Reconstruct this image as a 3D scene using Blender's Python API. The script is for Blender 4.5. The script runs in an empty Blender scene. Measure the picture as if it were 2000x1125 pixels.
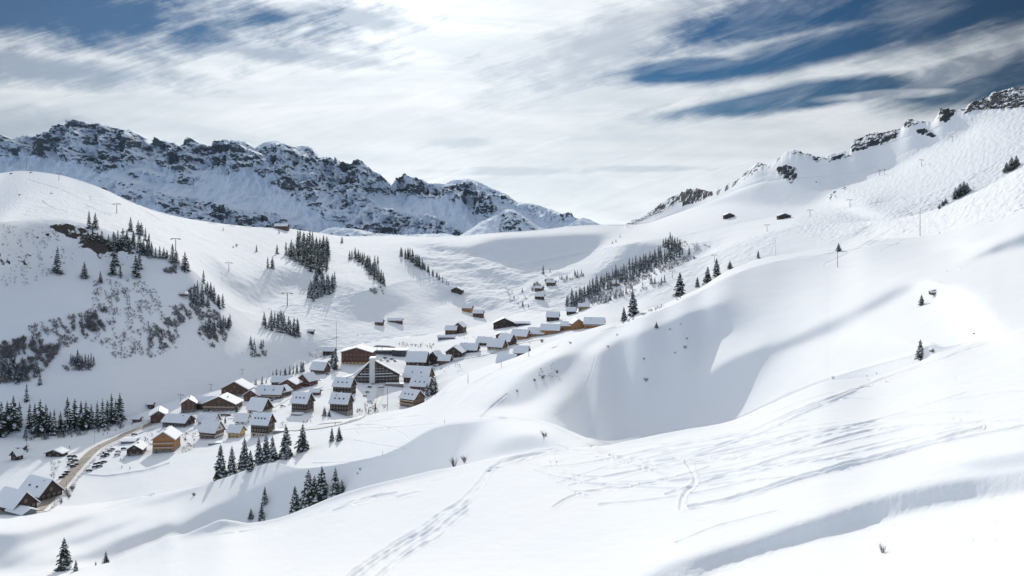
import bpy, math, random, time
import numpy as np
from mathutils import Vector, Matrix

T0 = time.time()
C = bpy.context.scene.collection
rnd = random.Random(11)

# ------------------------------------------------------------------ camera, sun, sky
F = 1732.0          # focal length in photo pixels (photo is 2000 wide)
HY = 430.0          # row of the horizon
GS = 1.8            # metres per layout unit of depth
SUN_EL = 21.0
SUN_AZ = -7.2       # degrees, left of straight ahead (+Y)

scene = bpy.context.scene
cam_d = bpy.data.cameras.new('camera'); cam = bpy.data.objects.new('camera', cam_d); C.objects.link(cam)
cam.location = (0, 0, 0); cam.rotation_euler = (math.radians(90), 0, 0)
cam_d.sensor_width = 36; cam_d.lens = 36 * F / 2000.0
cam_d.shift_y = -(562.5 - HY) / 2000.0
cam_d.clip_start = 0.5; cam_d.clip_end = 80000
scene.camera = cam

scene.view_settings.view_transform = 'Standard'
scene.view_settings.look = 'None'
scene.view_settings.gamma = 1
scene.view_settings.use_curve_mapping = False
scene.view_settings.exposure = 0.34
scene.cycles.max_bounces = 5
scene.cycles.diffuse_bounces = 3

se, sa = math.radians(SUN_EL), math.radians(SUN_AZ)
SUN = Vector((math.sin(sa) * math.cos(se), math.cos(sa) * math.cos(se), math.sin(se)))
sun_d = bpy.data.lights.new('sun', 'SUN'); sun = bpy.data.objects.new('sun', sun_d); C.objects.link(sun)
sun_d.energy = 2.5; sun_d.angle = math.radians(0.5); sun_d.color = (1.0, 0.955, 0.88)
sun.rotation_euler = SUN.to_track_quat('Z', 'Y').to_euler()
sun.location = SUN * 500

def rgb(r, g, b): return (r, g, b, 1.0)
class NT:
    """small helper to write node graphs"""
    def __init__(s, tree): s.t = tree; s.n = tree.nodes; s.l = tree.links
    def new(s, kind, **kw):
        n = s.n.new(kind)
        for k, v in kw.items(): setattr(n, k, v)
        return n
    def link(s, a, b): s.l.new(a, b)
    def val(s, sock, v):
        if hasattr(v, 'is_output') or isinstance(v, bpy.types.NodeSocket): s.l.new(v, sock)
        else: sock.default_value = v
    def m(s, op, a, b=None, c=None, clamp=False):
        n = s.new('ShaderNodeMath', operation=op); n.use_clamp = clamp
        s.val(n.inputs[0], a)
        if b is not None: s.val(n.inputs[1], b)
        if c is not None: s.val(n.inputs[2], c)
        return n.outputs[0]
    def sm(s, x, a, b, o0=0.0, o1=1.0):
        n = s.new('ShaderNodeMapRange', interpolation_type='SMOOTHSTEP')
        s.val(n.inputs[0], x)
        for i, v in enumerate((a, b, o0, o1)): s.val(n.inputs[1 + i], v)
        return n.outputs[0]
    def comb(s, x, y, z=0.0):
        n = s.new('ShaderNodeCombineXYZ')
        for i, v in enumerate((x, y, z)): s.val(n.inputs[i], v)
        return n.outputs[0]
    def noise(s, vec, scale, detail=4, rough=0.55, dist=0.0):
        n = s.new('ShaderNodeTexNoise'); s.l.new(vec, n.inputs['Vector'])
        n.inputs['Scale'].default_value = scale; n.inputs['Detail'].default_value = detail
        n.inputs['Roughness'].default_value = rough; n.inputs['Distortion'].default_value = dist
        return n.outputs['Fac']
    def mix(s, f, a, b):
        n = s.new('ShaderNodeMix', data_type='RGBA'); s.val(n.inputs[0], f)
        s.val(n.inputs[6], a); s.val(n.inputs[7], b)
        return n.outputs[2]

def make_world():
    w = bpy.data.worlds.new("World"); scene.world = w; w.use_nodes = True
    g = NT(w.node_tree); g.n.clear()
    out = g.new('ShaderNodeOutputWorld'); bg = g.new('ShaderNodeBackground')
    sky = g.new('ShaderNodeTexSky', sky_type='NISHITA'); sky.sun_disc = False
    sky.sun_elevation = se; sky.sun_rotation = sa
    sky.air_density = 1.0; sky.dust_density = 0.25; sky.ozone_density = 3.5; sky.altitude = 1500
    tc = g.new('ShaderNodeTexCoord'); sp = g.new('ShaderNodeSeparateXYZ'); g.link(tc.outputs['Generated'], sp.inputs[0])
    X, Y, Z = sp.outputs
    # gnomonic sky coordinates about the valley axis: u = tan(azimuth), v = height above horizon
    ay = g.m('MAXIMUM', g.m('ABSOLUTE', Y), 0.12)
    u = g.m('DIVIDE', X, ay); v = g.m('DIVIDE', Z, ay)
    # photo-like units to read off directions (1000 + u*F, 430 - v*F)
    px = g.m('MULTIPLY_ADD', u, F / 1000.0, 1.0); py = g.m('MULTIPLY_ADD', v, -F / 1000.0, 0.43)
    # fibrous warp
    P = g.comb(px, g.m('MULTIPLY', py, 3.2), 0.0)
    big = g.noise(P, 1.6, 5, 0.55, 0.3)
    # streak coordinates tilted like the contrails (up to the right)
    a1 = math.radians(17)
    s1 = g.m('ADD', g.m('MULTIPLY', px, math.cos(a1)), g.m('MULTIPLY', py, -math.sin(a1)))
    t1 = g.m('ADD', g.m('MULTIPLY', px, math.sin(a1)), g.m('MULTIPLY', py, math.cos(a1)))
    fib = g.noise(g.comb(g.m('MULTIPLY', s1, 1.4), g.m('MULTIPLY', t1, 8.0), 3.0), 2.2, 7, 0.62, 0.6)
    fib2 = g.noise(g.comb(g.m('MULTIPLY', px, 1.2), g.m('MULTIPLY', py, 9.0), 7.0), 1.7, 7, 0.6, 0.8)
    puff = g.noise(g.comb(g.m('MULTIPLY', px, 2.0), g.m('MULTIPLY', py, 4.0), 1.0), 5.0, 6, 0.6, 0.2)
    fib3 = g.noise(g.comb(g.m('MULTIPLY', s1, 1.1), g.m('MULTIPLY', t1, 12.0), 11.0), 6.5, 10, 0.66, 0.8)
    def blob(cx, cy, rx, ry, ang=0.0, soft=1.0, wob=0.5):
        wob = wob * 0.5
        c, s_ = math.cos(math.radians(ang)), math.sin(math.radians(ang))
        dx = g.m('SUBTRACT', px, cx); dy = g.m('SUBTRACT', py, cy)
        a = g.m('DIVIDE', g.m('ADD', g.m('MULTIPLY', dx, c), g.m('MULTIPLY', dy, -s_)), rx)
        b = g.m('DIVIDE', g.m('ADD', g.m('MULTIPLY', dx, s_), g.m('MULTIPLY', dy, c)), ry)
        r = g.m('SQRT', g.m('ADD', g.m('MULTIPLY', a, a), g.m('MULTIPLY', b, b)))
        r = g.m('ADD', r, g.m('MULTIPLY', g.m('SUBTRACT', fib, 0.5), wob * 2))
        r = g.m('ADD', r, g.m('MULTIPLY', g.m('SUBTRACT', puff, 0.5), wob * 3.0))
        r = g.m('ADD', r, g.m('MULTIPLY', g.m('SUBTRACT', fib3, 0.5), wob * 1.5))
        return g.sm(r, 1.0 + 0.45 * soft, 1.0 - 0.45 * soft)
    # clear-air openings (blue), each an elongated hole in the veil
    clear = None
    for args in ((1.86, -0.03, 0.42, 0.125, 8, 0.8, 0.35), (1.35, 0.138, 0.145, 0.026, 5, 0.8, 0.5),
                 (1.56, 0.188, 0.27, 0.027, 8, 0.7, 0.4), (1.93, 0.150, 0.20, 0.050, 14, 0.8, 0.4),
                 (1.52, 0.03, 0.22, 0.045, 14, 1.0, 0.7), (1.66, 0.075, 0.27, 0.04, 14, 0.9, 0.5), (1.54, 0.112, 0.19, 0.026, 14, 0.9, 0.35), (2.4, 0.10, 0.36, 0.2, 0, 1.0, 0.3)):
        b = blob(*args)
        clear = b if clear is None else g.m('MAXIMUM', clear, b)
    # thin places in the veil, greyer blue
    thin = None
    for args, k in (((0.02, 0.01, 0.60, 0.080, -4, 1.4, 1.7), 0.95), ((0.0, 0.13, 0.36, 0.035, -5, 1.4, 1.8), 0.6),
                    ((0.66, 0.03, 0.16, 0.022, -10, 1.4, 2.0), 0.5), ((0.35, 0.085, 0.36, 0.02, -6, 1.4, 1.9), 0.55),
                    ((0.905, 0.278, 0.075, 0.010, 2, 1.6, 1.8), 0.26), ((0.56, 0.10, 0.2, 0.018, -8, 1.4, 2.0), 0.42),
                    ((1.28, 0.330, 0.10, 0.006, 0, 1.6, 1.6), 0.3), ((0.0, 0.25, 0.2, 0.045, 0, 1.4, 1.4), 0.45),
                    ((1.22, 0.08, 0.22, 0.06, 22, 1.8, 2.4), 0.42), ((0.98, 0.335, 0.14, 0.008, 0, 1.4, 1.8), 0.3)):
        args = args[:6] + (args[6] * 0.6,)
        b = g.m('MULTIPLY', blob(*args), k)
        thin = b if thin is None else g.m('MAXIMUM', thin, b)
    # long contrail and wisps laid over the blue
    cy = g.m('ADD', g.m('MULTIPLY', g.m('SUBTRACT', px, 1.26), -0.235), 0.218)
    q = g.m('SUBTRACT', px, 1.5)
    cy = g.m('ADD', cy, g.m('MULTIPLY', g.m('MULTIPLY', q, q), 0.10))
    wdt = g.m('MAXIMUM', g.m('MULTIPLY_ADD', g.m('SUBTRACT', px, 1.2), 0.017, 0.012), 0.012)
    dd = g.m('DIVIDE', g.m('ABSOLUTE', g.m('ADD', g.m('SUBTRACT', py, cy), g.m('MULTIPLY', g.m('SUBTRACT', fib, 0.5), 0.035))), wdt)
    trail = g.m('MULTIPLY', g.sm(dd, 1.5, 0.2), g.sm(px, 1.98, 1.5))
    trail = g.m('MULTIPLY', trail, g.sm(py, 0.0, 0.05))
    wisp = g.m('MAXIMUM', g.m('MULTIPLY', blob(1.9, 0.115, 0.13, 0.034, 24, 0.8, 0.8), 0.62),
               g.m('MULTIPLY', blob(1.74, 0.185, 0.13, 0.010, 4, 0.8, 0.8), 0.8))
    ragged = g.sm(g.m('ADD', g.m('MULTIPLY', fib, 0.55), g.m('MULTIPLY', puff, 0.45)), 0.40, 0.62)
    over = g.m('MAXIMUM', g.m('MULTIPLY', trail, g.m('MULTIPLY_ADD', ragged, 0.3, 0.7)),
               g.m('MULTIPLY', wisp, g.m('MULTIPLY_ADD', ragged, 0.6, 0.4)))
    veil = g.m('SUBTRACT', 1.0, g.m('MULTIPLY', clear, g.m('MULTIPLY_ADD', g.sm(fib, 0.42, 0.75), -0.30, 1.0)))
    tex = g.m('MULTIPLY', g.sm(fib2, 0.70, 0.30), 0.22)
    veil = g.m('MULTIPLY', veil, g.m('SUBTRACT', 1.0, g.m('MAXIMUM', thin, tex)))
    veil = g.m('MAXIMUM', veil, over, clamp=True)
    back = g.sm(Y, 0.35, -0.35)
    # angle to the sun: forward-scattering glow of the veil
    dt = g.new('ShaderNodeVectorMath', operation='DOT_PRODUCT'); nrm = g.new('ShaderNodeVectorMath', operation='NORMALIZE')
    g.link(tc.outputs['Generated'], nrm.inputs[0]); g.link(nrm.outputs[0], dt.inputs[0]); dt.inputs[1].default_value = SUN
    c = g.m('MAXIMUM', dt.outputs['Value'], 0.0)
    glow = g.m('ADD', g.m('MULTIPLY', g.m('POWER', c, 120.0), 0.5), g.m('MULTIPLY', g.m('POWER', c, 12.0), 0.30))
    clb = g.m('ADD', glow, g.sm(Y, -0.3, 0.5, 0.69, 0.60))
    low = g.sm(v, 0.10, 0.0, 0.0, 0.16)
    clb = g.m('ADD', clb, low)
    clb = g.m('MULTIPLY', clb, g.m('ADD', 1.0, g.m('ADD', g.m('MULTIPLY', g.m('SUBTRACT', fib3, 0.5), 0.26), g.m('MULTIPLY', g.m('SUBTRACT', puff, 0.5), 0.16))))
    ccol = g.new('ShaderNodeVectorMath', operation='SCALE'); g.link(g.mix(back, rgb(0.93, 0.97, 1.0), rgb(0.78, 0.91, 1.10)), ccol.inputs[0])
    g.link(clb, ccol.inputs['Scale'])
    scol = g.new('ShaderNodeVectorMath', operation='SCALE'); 
    tint = g.new('ShaderNodeVectorMath', operation='MULTIPLY'); g.link(sky.outputs[0], tint.inputs[0]); tint.inputs[1].default_value = (0.33, 0.72, 1.0)
    g.link(tint.outputs[0], scol.inputs[0])
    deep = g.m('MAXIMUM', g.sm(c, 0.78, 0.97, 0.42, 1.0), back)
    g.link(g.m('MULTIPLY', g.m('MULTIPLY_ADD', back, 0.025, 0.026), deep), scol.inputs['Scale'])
    # unseen sky behind the viewer, shaped to set how bright and blue shade is
    side = g.sm(X, -0.5, 0.6, 0.74, 0.12)     # veil behind the viewer made thinner towards the right, to dim shaded slopes
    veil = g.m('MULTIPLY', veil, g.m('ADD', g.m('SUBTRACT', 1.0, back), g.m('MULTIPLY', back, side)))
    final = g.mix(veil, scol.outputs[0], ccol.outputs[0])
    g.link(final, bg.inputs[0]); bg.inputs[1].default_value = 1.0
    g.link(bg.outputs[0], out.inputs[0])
make_world()

# ------------------------------------------------------------------ materials
def rgb(r, g, b): return (r, g, b, 1.0)
MATS = {}
def mat(name, col, rough=0.7, var=0.0, scale=1.0, metal=0.0, bump=0.0):
    if name in MATS: return MATS[name]
    m = bpy.data.materials.new(name); m.use_nodes = True; g = NT(m.node_tree)
    b = g.n['Principled BSDF']; b.inputs['Roughness'].default_value = rough; b.inputs['Metallic'].default_value = metal
    tc = g.new('ShaderNodeTexCoord')
    n = g.noise(tc.outputs['Object'], scale, 4, 0.6)
    if var > 0:
        lo = tuple(c * (1 - var) for c in col) + (1,); hi = tuple(min(1, c * (1 + var)) for c in col) + (1,)
        g.link(g.mix(g.sm(n, 0.3, 0.7), lo, hi), b.inputs['Base Color'])
    else:
        b.inputs['Base Color'].default_value = tuple(col) + (1,)
    if bump > 0:
        bp = g.new('ShaderNodeBump'); bp.inputs['Strength'].default_value = bump; g.link(n, bp.inputs['Height'])
        g.link(bp.outputs[0], b.inputs['Normal'])
    MATS[name] = m
    return m

def wood(name, col, plank=2.2):
    """weathered boards: vertical plank stripes plus noise"""
    if name in MATS: return MATS[name]
    m = bpy.data.materials.new(name); m.use_nodes = True; g = NT(m.node_tree)
    b = g.n['Principled BSDF']; b.inputs['Roughness'].default_value = 0.8
    tc = g.new('ShaderNodeTexCoord'); sp = g.new('ShaderNodeSeparateXYZ'); g.link(tc.outputs['Object'], sp.inputs[0])
    strip = g.m('FRACT', g.m('MULTIPLY', g.m('ADD', sp.outputs[2], 0.03), plank))
    n = g.noise(g.comb(g.m('MULTIPLY', sp.outputs[0], 0.6), sp.outputs[1], g.m('MULTIPLY', sp.outputs[2], 5)), 0.9, 5, 0.65)
    k = g.m('MULTIPLY_ADD', g.sm(n, 0.25, 0.75), 0.8, 0.6)
    k = g.m('MULTIPLY', k, g.sm(strip, 0.0, 0.14, 0.55, 1.0))
    sc = g.new('ShaderNodeVectorMath', operation='SCALE'); sc.inputs[0].default_value = col; g.link(k, sc.inputs['Scale'])
    g.link(sc.outputs[0], b.inputs['Base Color'])
    MATS[name] = m
    return m

M_SNOWTOP = mat('roof_snow', (0.86, 0.88, 0.91), 0.7, 0.03, 0.6, bump=0.15)
M_WOOD_DARK = wood('dark_wood', (0.058, 0.038, 0.028))
M_WOOD_BROWN = wood('brown_wood', (0.13, 0.075, 0.045))
M_WOOD_RED = wood('red_brown_wood', (0.15, 0.068, 0.048))
M_WOOD_ORANGE = wood('orange_wood', (0.42, 0.20, 0.075))
M_WOOD_PALE = wood('pale_wood', (0.45, 0.30, 0.17))
M_CREAM = mat('cream_render', (0.62, 0.55, 0.43), 0.85, 0.12, 0.8)
M_WHITE = mat('white_render', (0.72, 0.71, 0.69), 0.85, 0.08, 0.8)
M_YELLOW = mat('yellow_render', (0.60, 0.42, 0.20), 0.85, 0.1, 0.8)
M_STONE = mat('stone', (0.26, 0.23, 0.21), 0.9, 0.3, 2.5, bump=0.5)
M_GREY = mat('grey_concrete', (0.24, 0.26, 0.28), 0.85, 0.2, 0.7)
M_GLASS = mat('window_glass', (0.03, 0.04, 0.055), 0.15)
M_FRAME = mat('window_frame', (0.55, 0.50, 0.42), 0.6)
M_FRAME_D = mat('dark_frame', (0.10, 0.07, 0.05), 0.6)
M_STEEL = mat('grey_steel', (0.16, 0.17, 0.19), 0.5, 0.1, 2, 0.4)
M_POLE = mat('pole_wood', (0.13, 0.11, 0.10), 0.8, 0.2, 4)
M_BARK = mat('bark', (0.075, 0.055, 0.042), 0.9, 0.3, 5, bump=0.5)
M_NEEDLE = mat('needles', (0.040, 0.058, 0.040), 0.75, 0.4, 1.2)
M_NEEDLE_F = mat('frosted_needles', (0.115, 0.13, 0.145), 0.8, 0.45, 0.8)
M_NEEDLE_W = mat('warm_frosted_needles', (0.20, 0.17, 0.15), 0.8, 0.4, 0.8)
M_TREESNOW = mat('branch_snow', (0.84, 0.86, 0.90), 0.7, 0.04, 2)
M_TWIG = mat('twigs', (0.13, 0.10, 0.085), 0.9, 0.3, 3)
M_TWIG_F = mat('frosted_twigs', (0.29, 0.28, 0.29), 0.9, 0.35, 0.5)
M_TYRE = mat('tyre', (0.02, 0.02, 0.02), 0.9)
M_ROCK = mat('rock', (0.15, 0.125, 0.105), 0.9, 0.4, 1.5, bump=0.8)

# ------------------------------------------------------------------ numpy helpers
def pchip(xs, ys, x):
    xs = np.asarray(xs, float); ys = np.asarray(ys, float); x = np.asarray(x, float)
    h = np.diff(xs); d = np.diff(ys) / h
    m = np.zeros_like(ys); m[0] = d[0]; m[-1] = d[-1]
    for i in range(1, len(xs) - 1):
        if d[i - 1] * d[i] > 0:
            w1 = 2 * h[i] + h[i - 1]; w2 = h[i] + 2 * h[i - 1]
            m[i] = (w1 + w2) / (w1 / d[i - 1] + w2 / d[i])
    i = np.clip(np.searchsorted(xs, x) - 1, 0, len(h) - 1)
    t = np.clip((x - xs[i]) / h[i], 0, 1); t2 = t * t; t3 = t2 * t
    return (2*t3 - 3*t2 + 1) * ys[i] + (t3 - 2*t2 + t) * h[i] * m[i] + (-2*t3 + 3*t2) * ys[i+1] + (t3 - t2) * h[i] * m[i+1]

def _hash(ix, iy, seed):
    n = (ix.astype(np.int64) * 374761393 + iy.astype(np.int64) * 668265263 + seed * 1442695041) & 0xffffffff
    n = ((n ^ (n >> 13)) * 1274126177) & 0xffffffff
    return ((n ^ (n >> 16)) & 0xffff).astype(np.float32) / 65535.0 * 6.2831853
def perlin(x, y, seed=0):
    x0 = np.floor(x); y0 = np.floor(y); fx = (x - x0).astype(np.float32); fy = (y - y0).astype(np.float32)
    ux = fx*fx*fx*(fx*(fx*6-15)+10); uy = fy*fy*fy*(fy*(fy*6-15)+10)
    def gr(i, j, dx, dy):
        a = _hash(x0 + i, y0 + j, seed); return np.cos(a) * dx + np.sin(a) * dy
    n00 = gr(0, 0, fx, fy); n10 = gr(1, 0, fx - 1, fy); n01 = gr(0, 1, fx, fy - 1); n11 = gr(1, 1, fx - 1, fy - 1)
    return (n00 * (1-ux) + n10 * ux) * (1-uy) + (n01 * (1-ux) + n11 * ux) * uy
def fbm(x, y, octs=4, seed=0, gain=0.5, ridged=False):
    s = 0; a = 1.0; f = 1.0
    for k in range(octs):
        n = perlin(x * f, y * f, seed + k * 17)
        if ridged: n = 0.5 - 2 * np.abs(n)
        s = s + a * n; a *= gain; f *= 2.03
    return s

def poly_mask(poly, x, y, feather):
    """soft mask, 1 inside the outline, falling to 0 over the feather"""
    P = np.asarray(poly, float); pad = feather * 1.5
    out = np.zeros(x.shape, np.float32)
    bb = (x > P[:, 0].min() - pad) & (x < P[:, 0].max() + pad) & (y > P[:, 1].min() - pad) & (y < P[:, 1].max() + pad)
    if not bb.any(): return out
    X = x[bb]; Y = y[bb]; ins = np.zeros(X.shape, bool); dist = np.full(X.shape, 1e9)
    n = len(P)
    for i in range(n):
        x1, y1 = P[i]; x2, y2 = P[(i + 1) % n]
        if y1 != y2:
            c = ((y1 > Y) != (y2 > Y)) & (X < (x2 - x1) * (Y - y1) / (y2 - y1) + x1); ins ^= c
        L = (x2-x1)**2 + (y2-y1)**2 + 1e-9
        t = np.clip(((X-x1)*(x2-x1) + (Y-y1)*(y2-y1)) / L, 0, 1)
        dist = np.minimum(dist, np.hypot(X - x1 - t*(x2-x1), Y - y1 - t*(y2-y1)))
    sd = np.where(ins, dist, -dist)
    v = np.clip(sd / feather + 0.5, 0, 1); out[bb] = v*v*(3-2*v)
    return out
# ------------------------------------------------------------------ the ground: one sheet lofted through terrain lines
# every line: (x, y, depth, jump); depth in layout units, jump = how far the ground falls away behind the line (log depth)
L0 = [(-500, 2600, 14, 0), (1000, 2600, 9, 0), (2500, 2600, 6, 0)]
L0b = [(-500, 1230, 135, 0), (0, 1225, 126, 0), (500, 1225, 92, 0), (1000, 1225, 63, 0), (1500, 1225, 45, 0), (2000, 1225, 32, 0), (2500, 1225, 24, 0)]
L1 = [(-500, 1160, 150, .33), (0, 1119, 150, .33), (60, 1115, 150, .33), (210, 1097, 150, .4), (250, 1081, 150, .45), (300, 1060, 150, .5),
      (335, 1043, 150, .55), (352, 1041, 150, .55), (400, 1023, 150, .6), (435, 1009, 150, .63), (460, 1013, 150, .63), (485, 1018, 150, .62), (540, 1009, 150, .62),
      (600, 987, 150, .62), (660, 962, 150, .6), (720, 944, 148, .58), (780, 930, 143, .53), (850, 914, 138, .44), (900, 905, 134, .33), (950, 893, 130, .16),
      (1000, 885, 128, .08), (1050, 880, 127, .02), (1100, 876, 126, 0), (1150, 870, 125, 0), (1190, 866, 125, 0.0), (1205, 862, 125, .43), (1260, 850, 122, .5), (1330, 836, 117, .54),
      (1420, 821, 111, .58), (1500, 787, 109, .55), (1560, 760, 108, .50), (1620, 739, 108, .42), (1700, 733, 108, .32), (1760, 716, 106, .22),
      (1850, 681, 104, .12), (1920, 662, 102, 0), (2000, 640, 98, 0), (2500, 540, 90, 0)]
L2 = [(-500, 1015, 340, 0), (0, 992, 322, 0), (150, 986, 318, 0), (300, 966, 310, 0), (400, 944, 303, .02), (430, 934, 300, .05), (480, 916, 297, .05), (545, 899, 292, .05),
      (576, 914, 284, 0), (611, 913, 280, 0), (660, 908, 275, 0), (703, 898, 270, 0), (747, 888, 262, 0), (780, 874, 255, .02), (830, 842, 236, .03), (860, 829, 226, .03), (900, 823, 212, .02),
      (940, 820, 200, 0), (1000, 814, 180, 0), (1060, 820, 160, 0.0), (1110, 838, 146, .12), (1150, 854, 136, .3), (1190, 861, 128, .42), (1205, 860, 126, 0.0), (1260, 849, 122.5, 0),
      (1420, 820, 110.5, 0), (1620, 738, 108.5, 0), (1920, 661, 102.5, 0), (2500, 539, 90.5, 0)]
L3 = [(-500, 935, 380, 0), (0, 903, 358, 0), (300, 882, 366, 0), (500, 850, 379, 0), (600, 830, 375, .02), (640, 818, 370, .1), (700, 812, 370, .16), (750, 802, 370, .18), (790, 796, 370, .2), (830, 783, 370, .22),
      (850, 768, 370, .24), (880, 741, 370, .27), (920, 722, 370, .3), (960, 708, 370, .34), (1000, 697, 368, .38), (1040, 680, 365, .42), (1100, 655, 357, .5), (1150, 640, 350, .57),
      (1190, 629, 335, .62), (1215, 626, 320, .66), (1250, 605, 308, .7), (1300, 590, 306, .77), (1335, 573, 310, .78), (1370, 558, 315, .79), (1400, 537, 320, .79), (1440, 516, 325, .79),
      (1500, 498, 330, .8), (1560, 489, 338, .75), (1640, 478, 342, .64), (1700, 464, 342, .58), (1800, 459, 342, .48), (1850, 449, 345, .42), (1900, 430, 350, .36), (1950, 412, 355, .3), (2000, 392, 360, .25), (2500, 280, 390, .2)]
L4 = [(-500, 880, 400, 0), (0, 853, 396, 0), (120, 848, 400, 0), (240, 820, 417, 0), (300, 795, 440, 0), (430, 760, 483, 0), (560, 727, 530, 0), (640, 692, 586, 0), (720, 667, 634, 0), (850, 650, 665, 0), (950, 632, 715, 0),
      (1040, 606, 795, 0), (1100, 608, 745, .03), (1160, 591, 755, .05), (1210, 573, 765, .06), (1260, 546, 790, .06), (1300, 521, 810, .06), (1350, 507, 825, .06), (1400, 490, 830, .04), (1450, 471, 830, .0), (1500, 456, 825, 0),
      (1560, 441, 815, 0), (1640, 436, 770, 0), (1700, 430, 720, 0.02), (1780, 420, 660, .08), (1830, 406, 620, .16), (1890, 380, 600, .22), (1960, 345, 570, .25), (2000, 322, 560, .25), (2500, 140, 520, .2)]
L5 = [(-500, 470, 600, 0), (0, 434, 592, 0), (100, 427, 592, 0), (170, 438, 588, 0), (300, 484, 580, 0), (370, 520, 575, 0), (430, 582, 570, 0), (480, 615, 605, 0), (540, 600, 660, 0), (600, 590, 700, 0), (700, 571, 735, 0), (800, 548, 830, 0), (900, 532, 930, 0),
      (1000, 520, 985, 0), (1100, 500, 1010, 0), (1200, 482, 1060, 0), (1260, 471, 1080, 0), (1330, 462, 1090, 0), (1400, 445, 1070, 0), (1500, 426, 1000, 0), (1600, 413, 950, 0), (1700, 400, 890, 0), (1830, 370, 810, 0), (1920, 330, 790, 0), (2000, 290, 790, 0), (2500, 110, 760, 0)]
L6 = [(-500, 410, 760, 0), (-100, 353, 755, 0), (0, 340, 750, 0), (40, 335, 750, 0), (60, 336, 750, 0), (110, 342, 752, 0), (150, 352, 755, 0), (200, 370, 765, 0), (250, 393, 780, 0), (300, 412, 800, 0), (360, 427, 870, 0),
      (430, 438, 950, 0), (500, 445, 1030, 0), (560, 448, 1090, 0), (620, 456, 1150, 0), (680, 463, 1200, 0), (760, 462, 1250, 0), (850, 464, 1300, 0), (900, 462, 1320, 0), (960, 457, 1340, 0), (1050, 451, 1380, 0), (1120, 443, 1430, 0),
      (1180, 440, 1500, 0), (1220, 440, 1600, .0), (1260, 436, 1650, .05), (1300, 422, 1600, .08), (1350, 404, 1500, .1), (1400, 386, 1420, .08), (1450, 366, 1340, 0), (1500, 352, 1280, 0), (1600, 345, 1180, 0), (1700, 330, 1100, 0), (1780, 292, 1050, 0), (1850, 262, 1000, 0),
      (1920, 232, 970, 0), (2000, 202, 950, 0), (2500, 80, 900, 0)]
sky7 = [(1215, 440), (1235, 433), (1262, 420), (1290, 398), (1312, 385), (1330, 379), (1345, 371), (1368, 370), (1385, 376), (1410, 366), (1440, 352), (1465, 330), (1482, 319), (1503, 323), (1515, 314), (1532, 300), (1548, 294), (1565, 298),
        (1590, 306), (1603, 309), (1625, 302), (1645, 298), (1660, 297), (1662, 281), (1680, 270), (1700, 263), (1735, 258), (1760, 252), (1766, 241), (1785, 236), (1822, 238), (1830, 226), (1836, 214), (1860, 216), (1884, 212), (1892, 204), (1915, 196), (1930, 190), (1940, 182), (1960, 178),
        (1985, 172), (2000, 176), (2100, 150), (2500, 30)]
_l6x = [p[0] for p in L6]; _l6y = [p[1] for p in L6]; _l6d = [p[2] for p in L6]
L7 = [(x, y - 1.0, d * 1.01, 0) for (x, y, d, j) in L6 if x <= 1180]
for (x, y) in sky7:
    y6 = float(pchip(_l6x, _l6y, [x])[0]); d6 = float(np.exp(pchip(_l6x, np.log(_l6d), [x])[0])); 
    L7.append((x, min(y, y6 - 1), d6 * 1.06 * math.exp(max(0, y6 - y) / 720.0), 0))
LINES = [L0, L0b, L1, L2, L3, L4, L5, L6, L7]
NROWS = [18, 540, 16, 64, 154, 12, 66, 200, 80, 34, 30]
NH = 5

cols = np.concatenate([np.arange(-500, -40, 10), np.arange(-40, 2040, 1.6), np.arange(2040, 2501, 10)]).astype(float)
ys = []; ds = []; js = []
for ln in LINES:
    a = np.array(ln, float)
    ys.append(pchip(a[:, 0], a[:, 1], cols)); ds.append(np.exp(pchip(a[:, 0], np.log(a[:, 2]), cols))); js.append(np.maximum(0, np.interp(cols, a[:, 0], a[:, 3])))
def blur_x(v, sig):
    xu = np.arange(-500, 2501, 4.0); u = np.interp(xu, cols, v)
    n = int(sig * 3 / 4); k = np.exp(-0.5 * (np.arange(-n, n + 1) * 4 / sig) ** 2); k /= k.sum()
    # reflect the trend at the ends
    up = np.concatenate([2 * u[0] - u[n:0:-1], u, 2 * u[-1] - u[-2:-n-2:-1]])
    return np.interp(cols, xu, np.convolve(up, k, 'valid'))
SG = [60, 60, 70, 60, 60, 50, 50, 45, 20]
for i in range(len(LINES)):
    ds[i] = np.exp(blur_x(np.log(ds[i]), SG[i])); 
    j0 = js[i]; js[i] = np.maximum(0, blur_x(j0, 30 if i in (2, 3) else SG[i] * .8))
for i in range(2, 8):
    w = np.clip(js[i] / 0.10, 0, 1); w = w * w * (3 - 2 * w)
    if i == 7: w = np.maximum(w, np.clip((1180 - cols) / 60, 0, 1))
    ys[i] = blur_x(ys[i], 22) * (1 - w) + ys[i] * w
ys[8] = np.where(cols > 1190, 0.5 * ys[8] + 0.5 * blur_x(ys[8], 3.5) + 2.6 * fbm(cols / 11.0, cols * 0 + .5, 4, 3, .6), ys[7] - 1)
Y7 = ys[8]
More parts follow.
